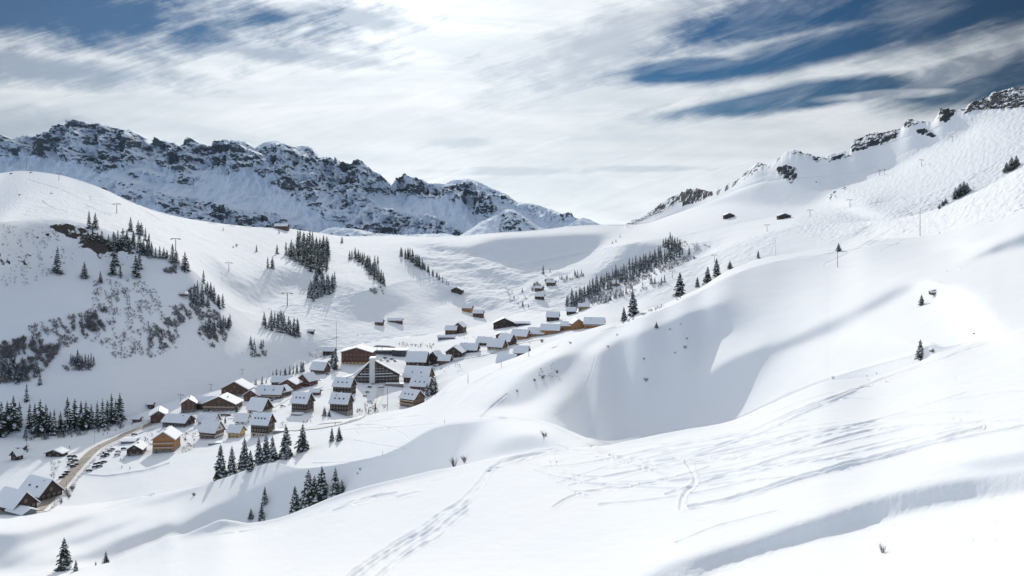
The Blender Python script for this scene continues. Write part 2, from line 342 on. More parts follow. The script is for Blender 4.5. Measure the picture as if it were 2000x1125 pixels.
# a smooth line a little under the skyline of the right-hand range, so that its teeth stay near the crest
yb_ = np.minimum(ys[7] - 0.5, blur_x(ys[8], 45) + 24); fr = np.clip((ys[7] - yb_) / np.maximum(ys[7] - ys[8], 1), 0, 1)
ds.insert(8, ds[7] * (ds[8] / ds[7]) ** fr); ys.insert(8, yb_); js.insert(8, js[8] * 0); LINES.insert(8, None)
def under(i, sig, off):
    # a smooth guide line just below a toothed crest
    y0, d0 = ys[i-1], ds[i-1] * np.exp(js[i-1])
    yu = np.clip(np.maximum(blur_x(ys[i], sig) + off, ys[i] + 2), None, y0 - 1)
    yu = np.maximum(yu, ys[i] + 1); f_ = np.clip((y0 - yu) / np.maximum(y0 - ys[i], 2), 0, 1)
    du = 1 / (1 / d0 + (1 / ds[i] - 1 / d0) * f_)
    ds.insert(i, du); ys.insert(i, yu); js.insert(i, js[i] * 0); LINES.insert(i, None)
under(4, 40, 14); under(2, 60, 24)
for i in range(1, len(LINES)):
    ys[i] = np.minimum(ys[i], ys[i-1] - 0.8)
    ds[i] = np.maximum(ds[i], ds[i-1] * np.exp(js[i-1]) * 1.004)
Yr = []; Qr = []; Hid = []
yb, db = ys[0], ds[0]
for i in range(1, len(LINES)):
    n = NROWS[i-1]
    for k in range(n):
        t = k / (n - 1.0)
        if i == 1: t = t  # below the frame
        y = yb + (ys[i] - yb) * t
        q = -np.log(1/db + (1/ds[i] - 1/db) * t)
        Yr.append(y); Qr.append(q); Hid.append(0)
    if i < len(LINES) - 1:
        J = js[i]; dip = np.minimum(7, J * 45)
        y2 = ys[i] + dip; y2 = np.where(J > 0.002, y2, ys[i] - 0.15); d2 = ds[i] * np.exp(J) * 1.0015
        z1 = -ds[i] * (ys[i] - HY) / F; z2 = -d2 * (y2 - HY) / F
        for k in range(1, NH):
            t = k / float(NH); D = ds[i] * (d2 / ds[i]) ** t; tt = (D - ds[i]) / (d2 - ds[i])
            z = z1 + (z2 - z1) * tt - 0.10 * (d2 - ds[i]) * 4 * tt * (1 - tt)
            Yr.append(HY - z * F / D); Qr.append(np.log(D)); Hid.append(1)
        yb, db = y2, d2
Yr = np.array(Yr); Qr = np.array(Qr); Hid = np.array(Hid, bool)
NR, NC = Yr.shape
PX = np.broadcast_to(cols, Yr.shape)

# --- wind-formed slopes: outlines of the faces that turn away from the sun, with the gradient they have
STEEP = [
 ([(1163,690),(1200,662),(1270,645),(1330,615),(1400,590),(1426,588),(1433,615),(1428,645),(1402,668),(1380,690),(1363,722),(1362,738),(1372,738),(1410,710),(1450,690),(1500,672),(1498,700),(1480,742),(1445,800),(1418,826),(1330,845),(1200,870),(1110,836),(1082,814),(1086,796),(1120,765),(1147,725)], .78, 8),
 ([(950,797),(985,765),(1010,735),(1060,706),(1100,690),(1135,688),(1112,720),(1082,755),(1060,775),(1030,792),(1000,797)], .75, 8),
 ([(700,900),(747,889),(780,875),(830,843),(860,830),(900,825),(941,822),(930,845),(898,885),(885,915),(780,940),(660,975),(590,1000),(540,1020),(470,1030),(360,1050),(340,1035),(380,1005),(430,985),(480,962),(520,945),(560,920),(611,914),(660,909)], .74, 6),
 ([(955,890),(975,862),(1010,848),(1060,850),(1083,868),(1088,885)], .55, 10),
 ([(1230,1150),(1300,1105),(1450,1062),(1600,1012),(1730,968),(1850,943),(2100,905),(2100,945),(1900,972),(1800,990),(1700,1022),(1560,1058),(1400,1105),(1330,1160)], 1.15, 26),
 ([(1850,908),(2100,870),(2100,900),(1900,918)], .42, 26),
 ([(1400,722),(1480,690),(1560,655),(1620,626),(1690,596),(1750,558),(1790,548),(1800,553),(1770,572),(1720,600),(1690,610),(1660,635),(1590,663),(1510,690),(1500,680)], .62, 16),
 ([(1826,556),(1858,555),(1880,592),(1850,590),(1832,577)], .75, 6),
 ([(1880,510),(1950,472),(2000,452),(2100,430),(2100,462),(1960,492),(1900,510)], .75, 8),
 ([(1840,489),(1900,469),(1918,472),(1880,486)], .7, 6),
 ([(-60,1040),(40,1038),(100,1022),(190,998),(180,1018),(110,1046),(55,1066),(0,1098),(-60,1112)], 1.1, 8),
 ([(-60,1125),(0,1100),(60,1074),(110,1058),(70,1084),(30,1112)], 1.0, 8),
 ([(120,1060),(200,1030),(280,1010),(215,1042),(150,1068)], .7, 10),
 ([(60,1105),(160,1082),(230,1050),(330,1020),(350,1036),(280,1062),(220,1092)], .75, 12),
 ([(250,992),(310,975),(380,952),(405,940),(385,958),(320,982)], .52, 8),
 ([(-500,500),(0,434),(100,428),(170,440),(300,492),(360,520),(415,590),(455,640),(440,700),(520,722),(430,755),(300,797),(240,828),(100,850),(-500,900)], .62, 14),
 ([(430,700),(520,660),(600,650),(640,660),(640,690),(560,727),(430,760),(380,740)], .47, 30),
 ([(525,520),(580,525),(640,545),(650,590),(590,560),(560,558),(520,600),(470,590),(500,545)], .5, 16),
 ([(420,500),(480,560),(470,575),(430,560)], .48, 12),
 ([(665,545),(700,560),(760,560),(800,580),(850,640),(810,640),(790,600),(740,625),(680,632),(655,600)], .46, 18),
 ([(790,500),(850,540),(900,560),(880,590),(840,600),(820,560),(790,530)], .48, 14),
 ([(910,482),(960,464),(1080,457),(1150,454),(1190,452),(1180,480),(1140,500),(1090,515),(1040,528),(1000,520),(940,505),(820,484),(770,476),(850,474)], .66, 6),
 ([(1190,515),(1225,475),(1290,475),(1305,492),(1260,520),(1200,545),(1150,548),(1165,530)], .64, 7),
 ([(1330,490),(1370,475),(1390,480),(1370,500),(1340,505)], .6, 8),
 ([(870,500),(960,520),(1010,545),(990,560),(930,540)], .5, 14),
 ([(900,570),(960,580),(1000,600),(960,612),(910,600)], .46, 14),
 ([(1300,560),(1230,590),(1180,600),(1230,575)], .46, 12),
 ([(1300,410),(1440,360),(1540,306),(1650,303),(1700,275),(1760,255),(1850,225),(1920,212),(1890,262),(1800,290),(1770,320),(1690,338),(1700,350),(1640,362),(1600,395),(1560,408),(1480,404),(1420,398),(1330,412)], .60, 10),
 ([(940,545),(1000,535),(1050,548),(1010,562),(960,560)], .6, 8),
 ([(860,560),(920,575),(930,590),(880,585)], .55, 8), ([(760,482),(830,500),(900,520),(880,530),(800,508)], .52, 10), ([(1060,575),(1100,560),(1110,572),(1080,590)], .55, 7),
 ([(1140,672),(1170,650),(1215,628),(1212,636),(1180,655),(1150,680)], .55, 7),
 ([(900,690),(960,690),(930,705)], .5, 8),
 ([(1640,400),(1700,395),(1725,440),(1700,452),(1690,425),(1660,412)], .5, 12),
 ([(1780,400),(1700,450),(1640,470),(1660,455)], .45, 12),
]
r = np.zeros_like(Yr)           # wanted change of d(lnD)/dy (per px going up)
W = np.zeros_like(Yr)
dy = -(np.diff(Yr, axis=0)); dq = np.diff(Qr, axis=0)
link_vis = ~(Hid[:-1] | Hid[1:])
dyl = np.maximum(np.abs(dy), 0.02)
g0 = dq / dyl
ym = 0.5 * (Yr[:-1] + Yr[1:]); xm = PX[:-1]
MK = [(poly_mask(poly, xm, ym, fe), sv) for poly, sv, fe in STEEP]
mtot = np.zeros_like(g0); starg = np.zeros_like(g0)
for mk, sv in MK: starg = starg * (1 - mk) + mk * sv; mtot = np.maximum(mtot, mk)
uu = (cols - 1000) / F
def targets(Qc):
    D = np.exp(Qc); z = -D * (Yr - HY) / F
    dD = np.maximum(np.diff(D, axis=0), 1e-6); sl = np.diff(z, axis=0) / dD            # slope along the sight line
    sl = np.clip(sl, -3, 3)
    Du = np.gradient(D, uu, axis=1); zu = np.gradient(z, uu, axis=1)
    zX = (0.5 * (zu[1:] + zu[:-1]) - sl * 0.5 * (Du[1:] + Du[:-1])) / (0.5 * (D[1:] + D[:-1]))
    zX = np.clip(zX, -1.8, 1.8)
    k = np.hanning(37)[1:-1]; k = k / k.sum(); zX = np.apply_along_axis(lambda v: np.convolve(np.pad(v, 17, 'edge'), k, 'valid'), 1, zX)
    c0 = math.cos(math.radians(7.2)); s0 = math.sin(math.radians(-7.2))
    m = c0 * (sl - uu * zX) + s0 * zX
    mt = np.clip(m, np.where(np.cumsum(~link_vis)[:, None] < 2, -0.03, -0.32), 0.17); mt = mt * (1 - mtot) + starg * mtot
    s_ = np.clip((mt - s0 * zX) / c0 + uu * zX, -0.8, 1.6)
    gt = 1.0 / np.maximum(F * s_ + (ym - HY), 60)
    gt = np.minimum(gt, g0 * 6 + .004)
    return np.where(link_vis[:, None], gt - g0, 0)
def thomas(a, b, c, d):
    n = b.shape[0]; cp = np.empty_like(d); dp = np.empty_like(d)
    cp[0] = c[0] / b[0]; dp[0] = d[0] / b[0]
    for i in range(1, n):
        m = b[i] - a[i] * cp[i-1]; cp[i] = c[i] / m; dp[i] = (d[i] - a[i] * dp[i-1]) / m
    x = np.empty_like(d); x[-1] = dp[-1]
    for i in range(n - 2, -1, -1): x[i] = dp[i] - cp[i] * x[i+1]
    return x
# per-node cell height (px)
cell = np.zeros_like(Yr); cell[:-1] += dyl * 0.5 * link_vis[:, None]; cell[1:] += dyl * 0.5 * link_vis[:, None]; cell = np.maximum(cell, 0.03)
Jrow = np.full(Yr.shape, 9.0); rr = -1
_r = 0
for i in range(1, len(LINES)):
    _r += NROWS[i-1]
    if i < len(LINES) - 1: Jrow[_r-1:_r+NH] = js[i][None]; _r += NH - 1
Jl = np.minimum(Jrow[:-1], Jrow[1:]); carry = np.exp(-(Jl / 0.02) ** 2)      # ground that carries on unbroken over a line
wy = np.where(link_vis[:, None], 1.0 / np.maximum(dyl, 0.05), 0.004 + carry / np.maximum(dyl, 0.05))
# ground that carries on unbroken over a line keeps its link
dxc = np.diff(cols)
lam = 0.25
wx = lam * 0.5 * (cell[:, :-1] + cell[:, 1:]) / dxc[None, :]
eps = 2.4e-5
ex = eps * cell
delta = np.zeros_like(Yr)
def Ax(v):
    o = np.zeros_like(v); d = wx * np.diff(v, axis=1); o[:, 1:] += d; o[:, :-1] -= d; return o
def Ay(v):
    o = np.zeros_like(v); d = wy * np.diff(v, axis=0); o[1:] += d; o[:-1] -= d; return o
ay_a = np.zeros_like(Yr); ay_a[1:] = -wy; ay_c = np.zeros_like(Yr); ay_c[:-1] = -wy
ay_b = -(ay_a + ay_c)
ax_a = np.zeros_like(Yr); ax_a[:, 1:] = -wx; ax_c = np.zeros_like(Yr); ax_c[:, :-1] = -wx
ax_b = -(ax_a + ax_c)
for outer in range(6):
    R = targets(Qr + delta)
    b = np.zeros_like(Yr); fl = wy * R * dyl; b[1:] += fl; b[:-1] -= fl
    for tau in (1e4, 3e3, 1e3, 300, 100, 30, 10):
        mss = cell / tau
        delta = thomas(ay_a, ay_b + mss + 0.5 * ex, ay_c, b + mss * delta - Ax(delta) - 0.5 * ex * delta)
        delta = thomas(ax_a.T, (ax_b + mss + 0.5 * ex).T, ax_c.T, (b + mss * delta - Ay(delta) - 0.5 * ex * delta).T).T
Q = Qr + delta
# round off creases between bands (in inverse depth, where planes are straight lines)
disp = np.exp(-Q)
for rr in range(1):
    k = np.where(link_vis[:, None], 1.0 / np.maximum(dyl, 0.3), 0)
    sig = 7.0
    a_ = np.zeros_like(Yr); a_[1:] = -k * sig; c_ = np.zeros_like(Yr); c_[:-1] = -k * sig
    cc = np.maximum(cell, .3)
    # smooth the second derivative only: subtract the linear trend per band is not needed at this width
for tau in (16.0, 16.0):
    k = np.where(link_vis[:, None], 1.0, carry) / np.maximum(dyl, 0.1)
    a_ = np.zeros_like(Yr); a_[1:] = -k * tau * .4; c_ = np.zeros_like(Yr); c_[:-1] = -k * tau * .4
    cc = np.maximum(cell, .4); qb = Q.copy(); q2 = thomas(a_, -(a_ + c_) + cc, c_, cc * (Q - Qr)); Q = Qr + q2
    kx = 0.5 * (cc[:, :-1] + cc[:, 1:]) / dxc[None, :] * tau * 1.5
    a_ = np.zeros_like(Yr); a_[:, 1:] = -kx; c_ = np.zeros_like(Yr); c_[:, :-1] = -kx
    Q = thomas(a_.T, (-(a_ + c_) + cc).T, c_.T, (cc * Q).T).T
Dm = np.exp(Q)
Dm = np.maximum.accumulate(Dm * 1.0, axis=0)
Dm = Dm + np.arange(NR)[:, None] * 1e-4
Zm = -Dm * (Yr - HY) / F
Dm = Dm * GS; Zm = Zm * GS
Xm = (cols[None, :] - 1000) / F * Dm

# --- smooth heights a little along each column inside the visible bands
def smooth_cols(Z, iters):
    for _ in range(iters):
        Zn = Z.copy()
        d1 = Dm[1:-1] - Dm[:-2]; d2 = Dm[2:] - Dm[1:-1]
        lin = (Z[:-2] * d2 + Z[2:] * d1) / (d1 + d2)
        ok = (~Hid[1:-1])[:, None]
        Zn[1:-1] = np.where(ok, Z[1:-1] + 0.5 * (lin - Z[1:-1]), Z[1:-1])
        Z = Zn
    return Z
Zm = smooth_cols(Zm, 6)

# --- wind ripples, moguls, swells (world space)
yy = Yr
def band(lo, hi, x, s): return 1 / (1 + np.exp(-(x - lo) / s)) * 1 / (1 + np.exp((x - hi) / s))
farw = np.clip((Dm - 500) / 500, 0, 1)
vis_amp = np.where(Hid[:, None], 0.0, 1.0)
N = np.zeros_like(Zm)
N += 0.55 * farw * fbm(Xm / 60, Dm / 60, 3, 1)
N += 0.14 * np.clip(Dm / 400, 0.1, 2.5) * fbm((Xm + Dm * .3) / 14, Dm / 22, 3, 5)
N += 0.055 * fbm((Xm + 0.4 * Dm) / 2.4, Dm / 5.5, 3, 9) * np.clip((500 - Dm) / 300, 0, 1)
ROUGH = [([(1230,1150),(1450,1065),(1730,970),(2100,905),(2100,950),(1800,995),(1560,1060),(1330,1160)], 0.07, 20, 0.9),
         ([(1560,420),(1700,345),(1790,290),(1900,215),(2100,180),(2100,420),(1980,400),(1850,445),(1700,460),(1600,470),(1540,455)], 1.25, 30, 7.0),
         ([(1700,470),(1850,420),(2100,280),(2100,390),(1900,440)], 0.7, 16, 5.0),
         ([(-300,370),(0,345),(60,340),(200,375),(420,445),(700,470),(760,540),(640,640),(480,600),(380,520),(280,475),(170,432),(0,425),(-300,450)], 0.95, 14, 9.0),
         ([(440,440),(900,470),(880,560),(840,650),(640,690),(500,640)], 0.35, 20, 9.0),
         ([(820,470),(1100,520),(1150,560),(1060,620),(900,600),(820,540)], 3.0, 26, 30.0),
         ([(560,690),(640,660),(900,640),(1060,620),(1180,620),(1000,700),(760,780),(560,860),(380,880),(330,830),(420,770)], 0.35, 20, 9.0),
         ([(1180,480),(1400,470),(1560,440),(1500,490),(1300,580),(1130,610)], 1.2, 20, 18.0)]
for poly, amp, fe, wl in ROUGH:
    mk = poly_mask(poly, PX, Yr, fe)
    N += mk * amp * fbm((Xm - 0.35 * Dm) / wl, Dm / (wl * 1.7), 3, int(wl) + 31, 0.6)
# streaks down the right flank
mk = poly_mask([(1600,470),(1780,400),(1900,330),(2100,240),(2100,400),(1900,440),(1800,455),(1700,462)], PX, Yr, 30)
N += mk * 0.9 * fbm((PX * 0.9 + Yr * 1.5) / 14.0, (PX * 1.5 - Yr * .9) / 150.0, 3, 77)
Zm += N * vis_amp

# --- rocks: attribute that lays bare stone, with relief
ROCKS = [([(90,440),(130,436),(180,450),(215,470),(262,490),(266,500),(258,512),(240,520),(215,508),(190,512),(185,495),(150,472),(115,455)], 1.0, 9),
         ([(215,480),(262,492),(268,508),(255,520),(225,505)], 1.0, 6),
         ([(60,462),(95,455),(105,470),(85,480)], .75, 8), ([(0,490),(60,500),(55,525),(0,520),(-60,505)], .72, 14),
         ([(120,485),(160,470),(200,480),(185,510),(140,520)], .66, 14),
         ([(355,565),(385,560),(388,585),(362,588)], .8, 6),
         ([(1225,440),(1262,420),(1290,398),(1312,383),(1330,378),(1330,396),(1290,416),(1240,438)], .85, 5),
         ([(1328,378),(1345,368),(1390,372),(1395,380),(1360,398),(1332,405)], 1.15, 5),
         ([(1390,376),(1440,350),(1482,316),(1500,321),(1470,342),(1430,368),(1400,382)], .72, 6),
         ([(1515,328),(1535,322),(1556,330),(1558,350),(1545,360),(1520,345)], 1.05, 7),
         ([(1530,302),(1548,292),(1590,304),(1610,312),(1550,305)], .6, 5),
         ([(1600,312),(1660,298),(1662,308),(1620,318)], .85, 5),
         ([(1657,297),(1660,278),(1690,264),(1740,256),(1762,250),(1750,272),(1722,285),(1700,290),(1672,298)], .95, 5),
         ([(1762,252),(1766,239),(1800,234),(1790,246)], .9, 4), ([(1788,256),(1805,252),(1828,266),(1820,270),(1795,264)], 1.1, 4),
         ([(1828,238),(1836,212),(1870,214),(1860,230),(1846,240)], 1.0, 5),
         ([(1880,225),(1895,202),(1940,182),(1985,170),(2100,130),(2100,190),(1995,212),(1950,216),(1920,216)], 1.0, 6),
         ([(1614,384),(1632,372),(1634,388),(1620,394)], .8, 5), ([(1590,355),(1602,354),(1600,364)], .8, 4), ([(1640,370),(1656,360),(1650,372)], .8, 3)]
rock = np.zeros_like(Zm); soil = np.zeros_like(Zm)
for poly, s, fe in ROCKS[:2]: soil = np.maximum(soil, poly_mask(poly, PX, Yr, 14))
for poly, s, fe in ROCKS: rock = np.maximum(rock, s * poly_mask(poly, PX, Yr, fe))
_b = Yr - Y7[None]; rock = np.maximum(rock, 0.80 * np.exp(-(np.maximum(_b, 0) / 8.0) ** 2) * (PX > 1222) * np.clip(.8 + fbm(PX / 30., Yr / 30., 2, 91), .2, 1.2))
rn = fbm(PX / 9.0 + 3, Yr / 4.5, 4, 55, 0.6, True)
rn2 = fbm(PX / 16.0, Yr / 8.0, 3, 65, 0.5, True)
Zm += rock * (rn * 2.2 + rn2 * 3.2) * vis_amp * np.clip(Dm / 1500, 0.6, 1.6)
# knob mounds
for (bx, by, br, bh) in ((1822, 566, 26, 2.4), (1815, 682, 18, 1.6), (1900, 590, 40, 0.0)):
    Zm += bh * np.exp(-(((PX - bx) / br) ** 2 + ((Yr - by) / (br * .5)) ** 2)) * vis_amp

# --- ski tracks, trails and prints: grooves pressed into the snow
def groove(pts, w, depth, wob=0.0, breakup=0.3, rim=0.45, seed=0):
    if pts[0][1] > 660: w = max(w * .8, 1.25); depth = depth * 1.5
    """pts in photo pixels on the ground sheet, w = half width px"""
    global Zm
    P = np.array(pts, float); s = np.arange(len(P)); tt = np.linspace(0, len(P) - 1, len(P) * 8)
    px = pchip(s, P[:, 0], tt); py = pchip(s, P[:, 1], tt)
    pad = w * 4 + 4
    cs = np.where((cols > px.min() - pad) & (cols < px.max() + pad))[0]
    if len(cs) == 0: return
    sub = slice(cs[0], cs[-1] + 1)
    X = PX[:, sub]; Y = Yr[:, sub]
    rs = (Y > py.min() - pad) & (Y < py.max() + pad) & (~Hid)[:, None]
    xx = X[rs]; yv = Y[rs]
    if len(xx) == 0: return
    best = np.full(xx.shape, 1e9); sgn = np.zeros(xx.shape)
    for i in range(len(px) - 1):
        x1, y1, x2, y2 = px[i], py[i], px[i+1], py[i+1]
        sel = (xx > min(x1, x2) - pad) & (xx < max(x1, x2) + pad) & (yv > min(y1, y2) - pad) & (yv < max(y1, y2) + pad)
        if not sel.any(): continue
        L = (x2-x1)**2 + (y2-y1)**2 + 1e-9; a = xx[sel]; bq = yv[sel]
        t = np.clip(((a-x1)*(x2-x1) + (bq-y1)*(y2-y1)) / L, 0, 1)
        d = np.hypot(a - x1 - t*(x2-x1), bq - y1 - t*(y2-y1))
        best[sel] = np.minimum(best[sel], d)
    n = perlin(xx / 22.0, yv / 12.0, seed + 3); n2 = perlin(xx / 40.0, yv / 25.0, seed + 9)
    e = best / (w * (1 + 0.4 * n))
    prof = -np.exp(-e * e) + rim * np.exp(-((e - 1.9) / 0.8) ** 2)
    amp = depth * np.clip(1 + breakup * 2.2 * (n + n2), 0.15, 2)
    Z = Zm[:, sub]; v = Z[rs] + prof * amp; Z[rs] = v; Zm[:, sub] = Z
def PS(y): return min(1.4, max(.35, (y - 850) / 190.0))
def multi(pts, offs, w, depth, **kw):
    for k, (ox, oy) in enumerate(offs): groove([(x + PS(y) * ox * (1 + .2 * math.sin(i * 1.7 + k)), y + PS(y) * oy * (1 + .3 * math.sin(i + k * 2))) for i, (x, y) in enumerate(pts)], w, depth, seed=k * 7, **kw)
trail = [(655,1160),(700,1118),(740,1090),(790,1058),(830,1035),(860,1010),(900,985),(930,955),(945,935),(955,918),(985,902),(1030,890),(1080,880)]
multi(trail, [(0,0),(7,3),(-7,-3)], 2.6, .20, breakup=.6)
multi(trail[:7], [(18,8),(26,14)], 2.4, .14, breakup=.8)
ridge = [(935,813),(980,815),(1020,819),(1060,826),(1090,838),(1120,852),(1150,868),(1180,882),(1230,905),(1300,928)]
multi(ridge, [(0,0),(3,5)], 1.8, .16)
for pts, w, dpt in (
 ([(1010,905),(1060,885),(1120,880),(1180,885),(1240,905),(1300,915)], 1.6, .12),
 ([(1030,900),(1060,915),(1080,935),(1110,955),(1150,970)], 1.8, .14), ([(1075,900),(1085,920),(1110,935),(1160,946),(1230,948)], 2.0, .16),
 ([(1060,912),(1120,908),(1180,898),(1240,890)], 1.6, .12), ([(1045,918),(1080,930),(1140,940)], 1.6, .12), ([(1085,895),(1095,915),(1125,930)], 1.5, .12),
 ([(1100,925),(1160,932),(1230,922),(1300,905),(1420,880),(1500,862)], 1.6, .12), ([(1090,870),(1180,895),(1260,915),(1330,932)], 1.4, .1),
 ([(1080,990),(1110,972),(1150,960),(1220,952),(1330,955)], 2.2, .12), ([(1170,985),(1280,975),(1420,950),(1480,935)], 1.6, .10),
 ([(1200,895),(1290,875),(1400,858),(1470,840),(1560,800),(1650,768),(1740,735),(1830,705),(1900,680),(2040,640)], 1.8, .16),
 ([(1280,885),(1400,868),(1480,848),(1560,812),(1640,778),(1700,752)], 1.6, .12), ([(1190,890),(1280,900),(1390,885),(1480,868),(1560,845),(1680,828),(1780,812),(1900,805),(2050,812)], 1.6, .14),
 ([(1300,915),(1420,898),(1520,872),(1600,845),(1700,830)], 1.3, .09), ([(1350,890),(1450,852),(1520,822),(1600,790)], 1.2, .09),
 ([(1250,945),(1400,930),(1520,895),(1620,862),(1680,845),(1780,832),(1880,827),(1960,822),(2050,818)], 1.9, .17),
 ([(1300,965),(1400,935),(1480,915),(1600,900),(1700,878),(1800,855),(1880,838)], 1.5, .13),
 ([(1345,990),(1400,980),(1480,958),(1560,932),(1640,910),(1720,890),(1800,868),(1870,848),(1920,835)], 2.4, .24),
 ([(1345,992),(1400,984),(1480,963),(1560,938),(1640,917),(1740,892),(1850,862),(1960,840),(2050,822)], 1.8, .16),
 ([(1330,995),(1332,975),(1345,955),(1358,940),(1352,920),(1340,900)], 4.0, .16),
 ([(1730,745),(1800,746),(1880,748),(2050,752)], 1.6, .10), ([(1600,790),(1660,778),(1720,782),(1760,790),(1850,782),(1950,768),(2050,760)], 1.5, .10),
 ([(650,998),(672,990),(690,980),(712,974),(740,968),(775,962)], 1.7, .17), ([(690,984),(700,981),(735,972)], 3.0, .18), ([(775,972),(800,965),(822,961)], 2.2, .16),
 ([(1320,1060),(1400,1028),(1470,1010),(1520,998)], 2.0, .08), ([(690,830),(730,830),(780,845),(800,862),(790,875)], 1.3, .22), ([(640,845),(700,838),(760,836),(850,828)], 1.2, .18),
 ([(690,860),(760,872),(800,876)], 1.2, .2), ([(700,850),(690,835),(740,822),(820,812)], 1.2, .18), ([(610,905),(680,903),(740,893),(800,880)], 1.3, .2),
 ([(880,780),(940,740),(980,720),(1040,700),(1100,668)], 1.5, .3), ([(900,790),(960,745),(1010,722),(1060,700)], 1.2, .22), ([(900,760),(930,745),(960,730)], 1.2, .2),
 ([(940,815),(960,795),(990,770)], 2.0, .3),
 ([(1150,855),(1080,820),(1120,790),(1150,740),(1165,690)], 1.5, .10),
 ([(1560,505),(1640,498),(1700,490)], 1.2, .12), ([(1850,530),(1872,526)], 1.4, .2), ([(180,1000),(240,985),(300,965)], 1.6, .35), ([(150,925),(200,930),(280,920),(330,905)], 1.2, .4),
 # pistes on the left hill
 ([(270,405),(330,440),(400,470),(470,505),(510,525)], 1.1, .9), ([(50,350),(120,372),(150,385)], 1.3, .8), ([(165,400),(205,418)], 1.3, .9), ([(190,360),(270,400)], .9, .7), ([(325,424),(360,438)], 1.0, .7),
 ([(80,392),(105,408),(130,414)], 1.3, .9), ([(450,440),(560,470),(660,500),(700,510)], 1.0, .5), ([(430,800),(470,750),(560,700),(620,670),(660,660)], 1.0, .35), ([(700,478),(760,490),(790,500)], 1.0, .5),
 ([(1290,490),(1400,470),(1500,440),(1560,430)], 1.0, .5), ([(680,555),(720,520),(760,505)], 1.0, .3)):
    groove(pts, w, dpt, seed=int(pts[0][0]))
# more fine crossing ski lines below the ridge and over the right-hand slope
for k in range(26):
    x0 = rnd.uniform(1080, 1500); L_ = rnd.uniform(160, 520); y0 = 905 + rnd.uniform(-8, 60) - (x0 - 1080) * .06; sl = rnd.uniform(.10, .26); bend = rnd.uniform(-14, 14)
    pts = [(x0 + L_ * t, y0 - L_ * sl * t - (x0 + L_ * t > 1600) * 0 + bend * math.sin(3.14 * t)) for t in (0, .25, .5, .75, 1)]
    pts = [(x, max(y, float(np.interp(x, cols, ys[3])) + 8)) for x, y in pts]
    groove(pts, rnd.uniform(1.1, 1.5), rnd.uniform(.06, .13), seed=k * 3, rim=.3)
# long streaks on the far right flank (old tracks, all running down to the left)
for k in range(34):
    x0 = rnd.uniform(1720, 2030); y0 = 455 - (x0 - 1700) * rnd.uniform(.12, .55)
    Ls = rnd.uniform(60, 170); dx = -Ls; sl = rnd.uniform(.38, .62)
    groove([(x0, y0), (x0 + dx * .5, y0 + Ls * .5 * sl), (x0 + dx, y0 + Ls * sl * .92)], rnd.uniform(.9, 1.4), rnd.uniform(.15, .32), seed=k)
# footprints / lumps near the camera
for (x, y, w, a) in ((1715,1020,4,-.1),(1560,1022,3,-.08),(1905,1056,4,-.12),(1948,1055,4,-.10),(1950,1019,4,-.08),(1866,818,4,-.12),(1880,820,4,-.12),(700,1072,2,-.06),(797,1022,2,-.06),(1440,895,3,-.1),(1435,900,4,-.12),(1415,875,3,-.1),(1700,742,5,-.12),(1870,738,3,-.1)):
    Zm += a * np.exp(-(((PX - x) / w) ** 2 + ((Yr - y) / (w * .6)) ** 2)) * vis_amp

# --- far apron: the sheet runs on to the horizon behind the pass and the ridge
last = NR - 1
extra = []
for k, (mul, drop) in enumerate(((1.02, 0.025), (1.06, 0.10), (1.15, .25), (1.5, .6), (3.0, 1.0), (6.0, 1.0))):
    D = Dm[last] * mul; ztar = -330.0; Z = Zm[last] + (np.minimum(ztar, Zm[last] - 30) - Zm[last]) * drop
    extra.append((D, Z))
Dm = np.vstack([Dm] + [e[0][None] for e in extra]); Zm = np.vstack([Zm] + [e[1][None] for e in extra])
rock = np.vstack([rock] + [np.zeros((1, NC))] * len(extra)); soil = np.vstack([soil] + [np.zeros((1, NC))] * len(extra))
Xm = (cols[None, :] - 1000) / F * Dm
NRT = NR + len(extra)
YP = HY - F * Zm / Dm          # where each vertex really lands

def grid_mesh(name, X, Y, Z, mats, attrs=None, smooth=True):
    nr, nc = X.shape
    me = bpy.data.meshes.new(name)
    co = np.stack([X, Y, Z], -1).reshape(-1, 3).astype(np.float32)
    me.vertices.add(nr * nc); me.vertices.foreach_set('co', co.ravel())
    i = (np.arange(nr - 1)[:, None] * nc + np.arange(nc - 1)[None, :]).ravel()
    quads = np.stack([i, i + 1, i + nc + 1, i + nc], -1).astype(np.int32)
    nq = len(quads)
    me.loops.add(nq * 4); me.loops.foreach_set('vertex_index', quads.ravel())
    me.polygons.add(nq); me.polygons.foreach_set('loop_start', np.arange(0, nq * 4, 4, dtype=np.int32))
    me.polygons.foreach_set('use_smooth', np.ones(nq, bool) if smooth else np.zeros(nq, bool))
    for m in mats: me.materials.append(m)
    for k, v in (attrs or {}).items():
        at = me.attributes.new(k, 'FLOAT', 'POINT'); at.data.foreach_set('value', v.ravel().astype(np.float32))
    me.update(calc_edges=True)
    return me

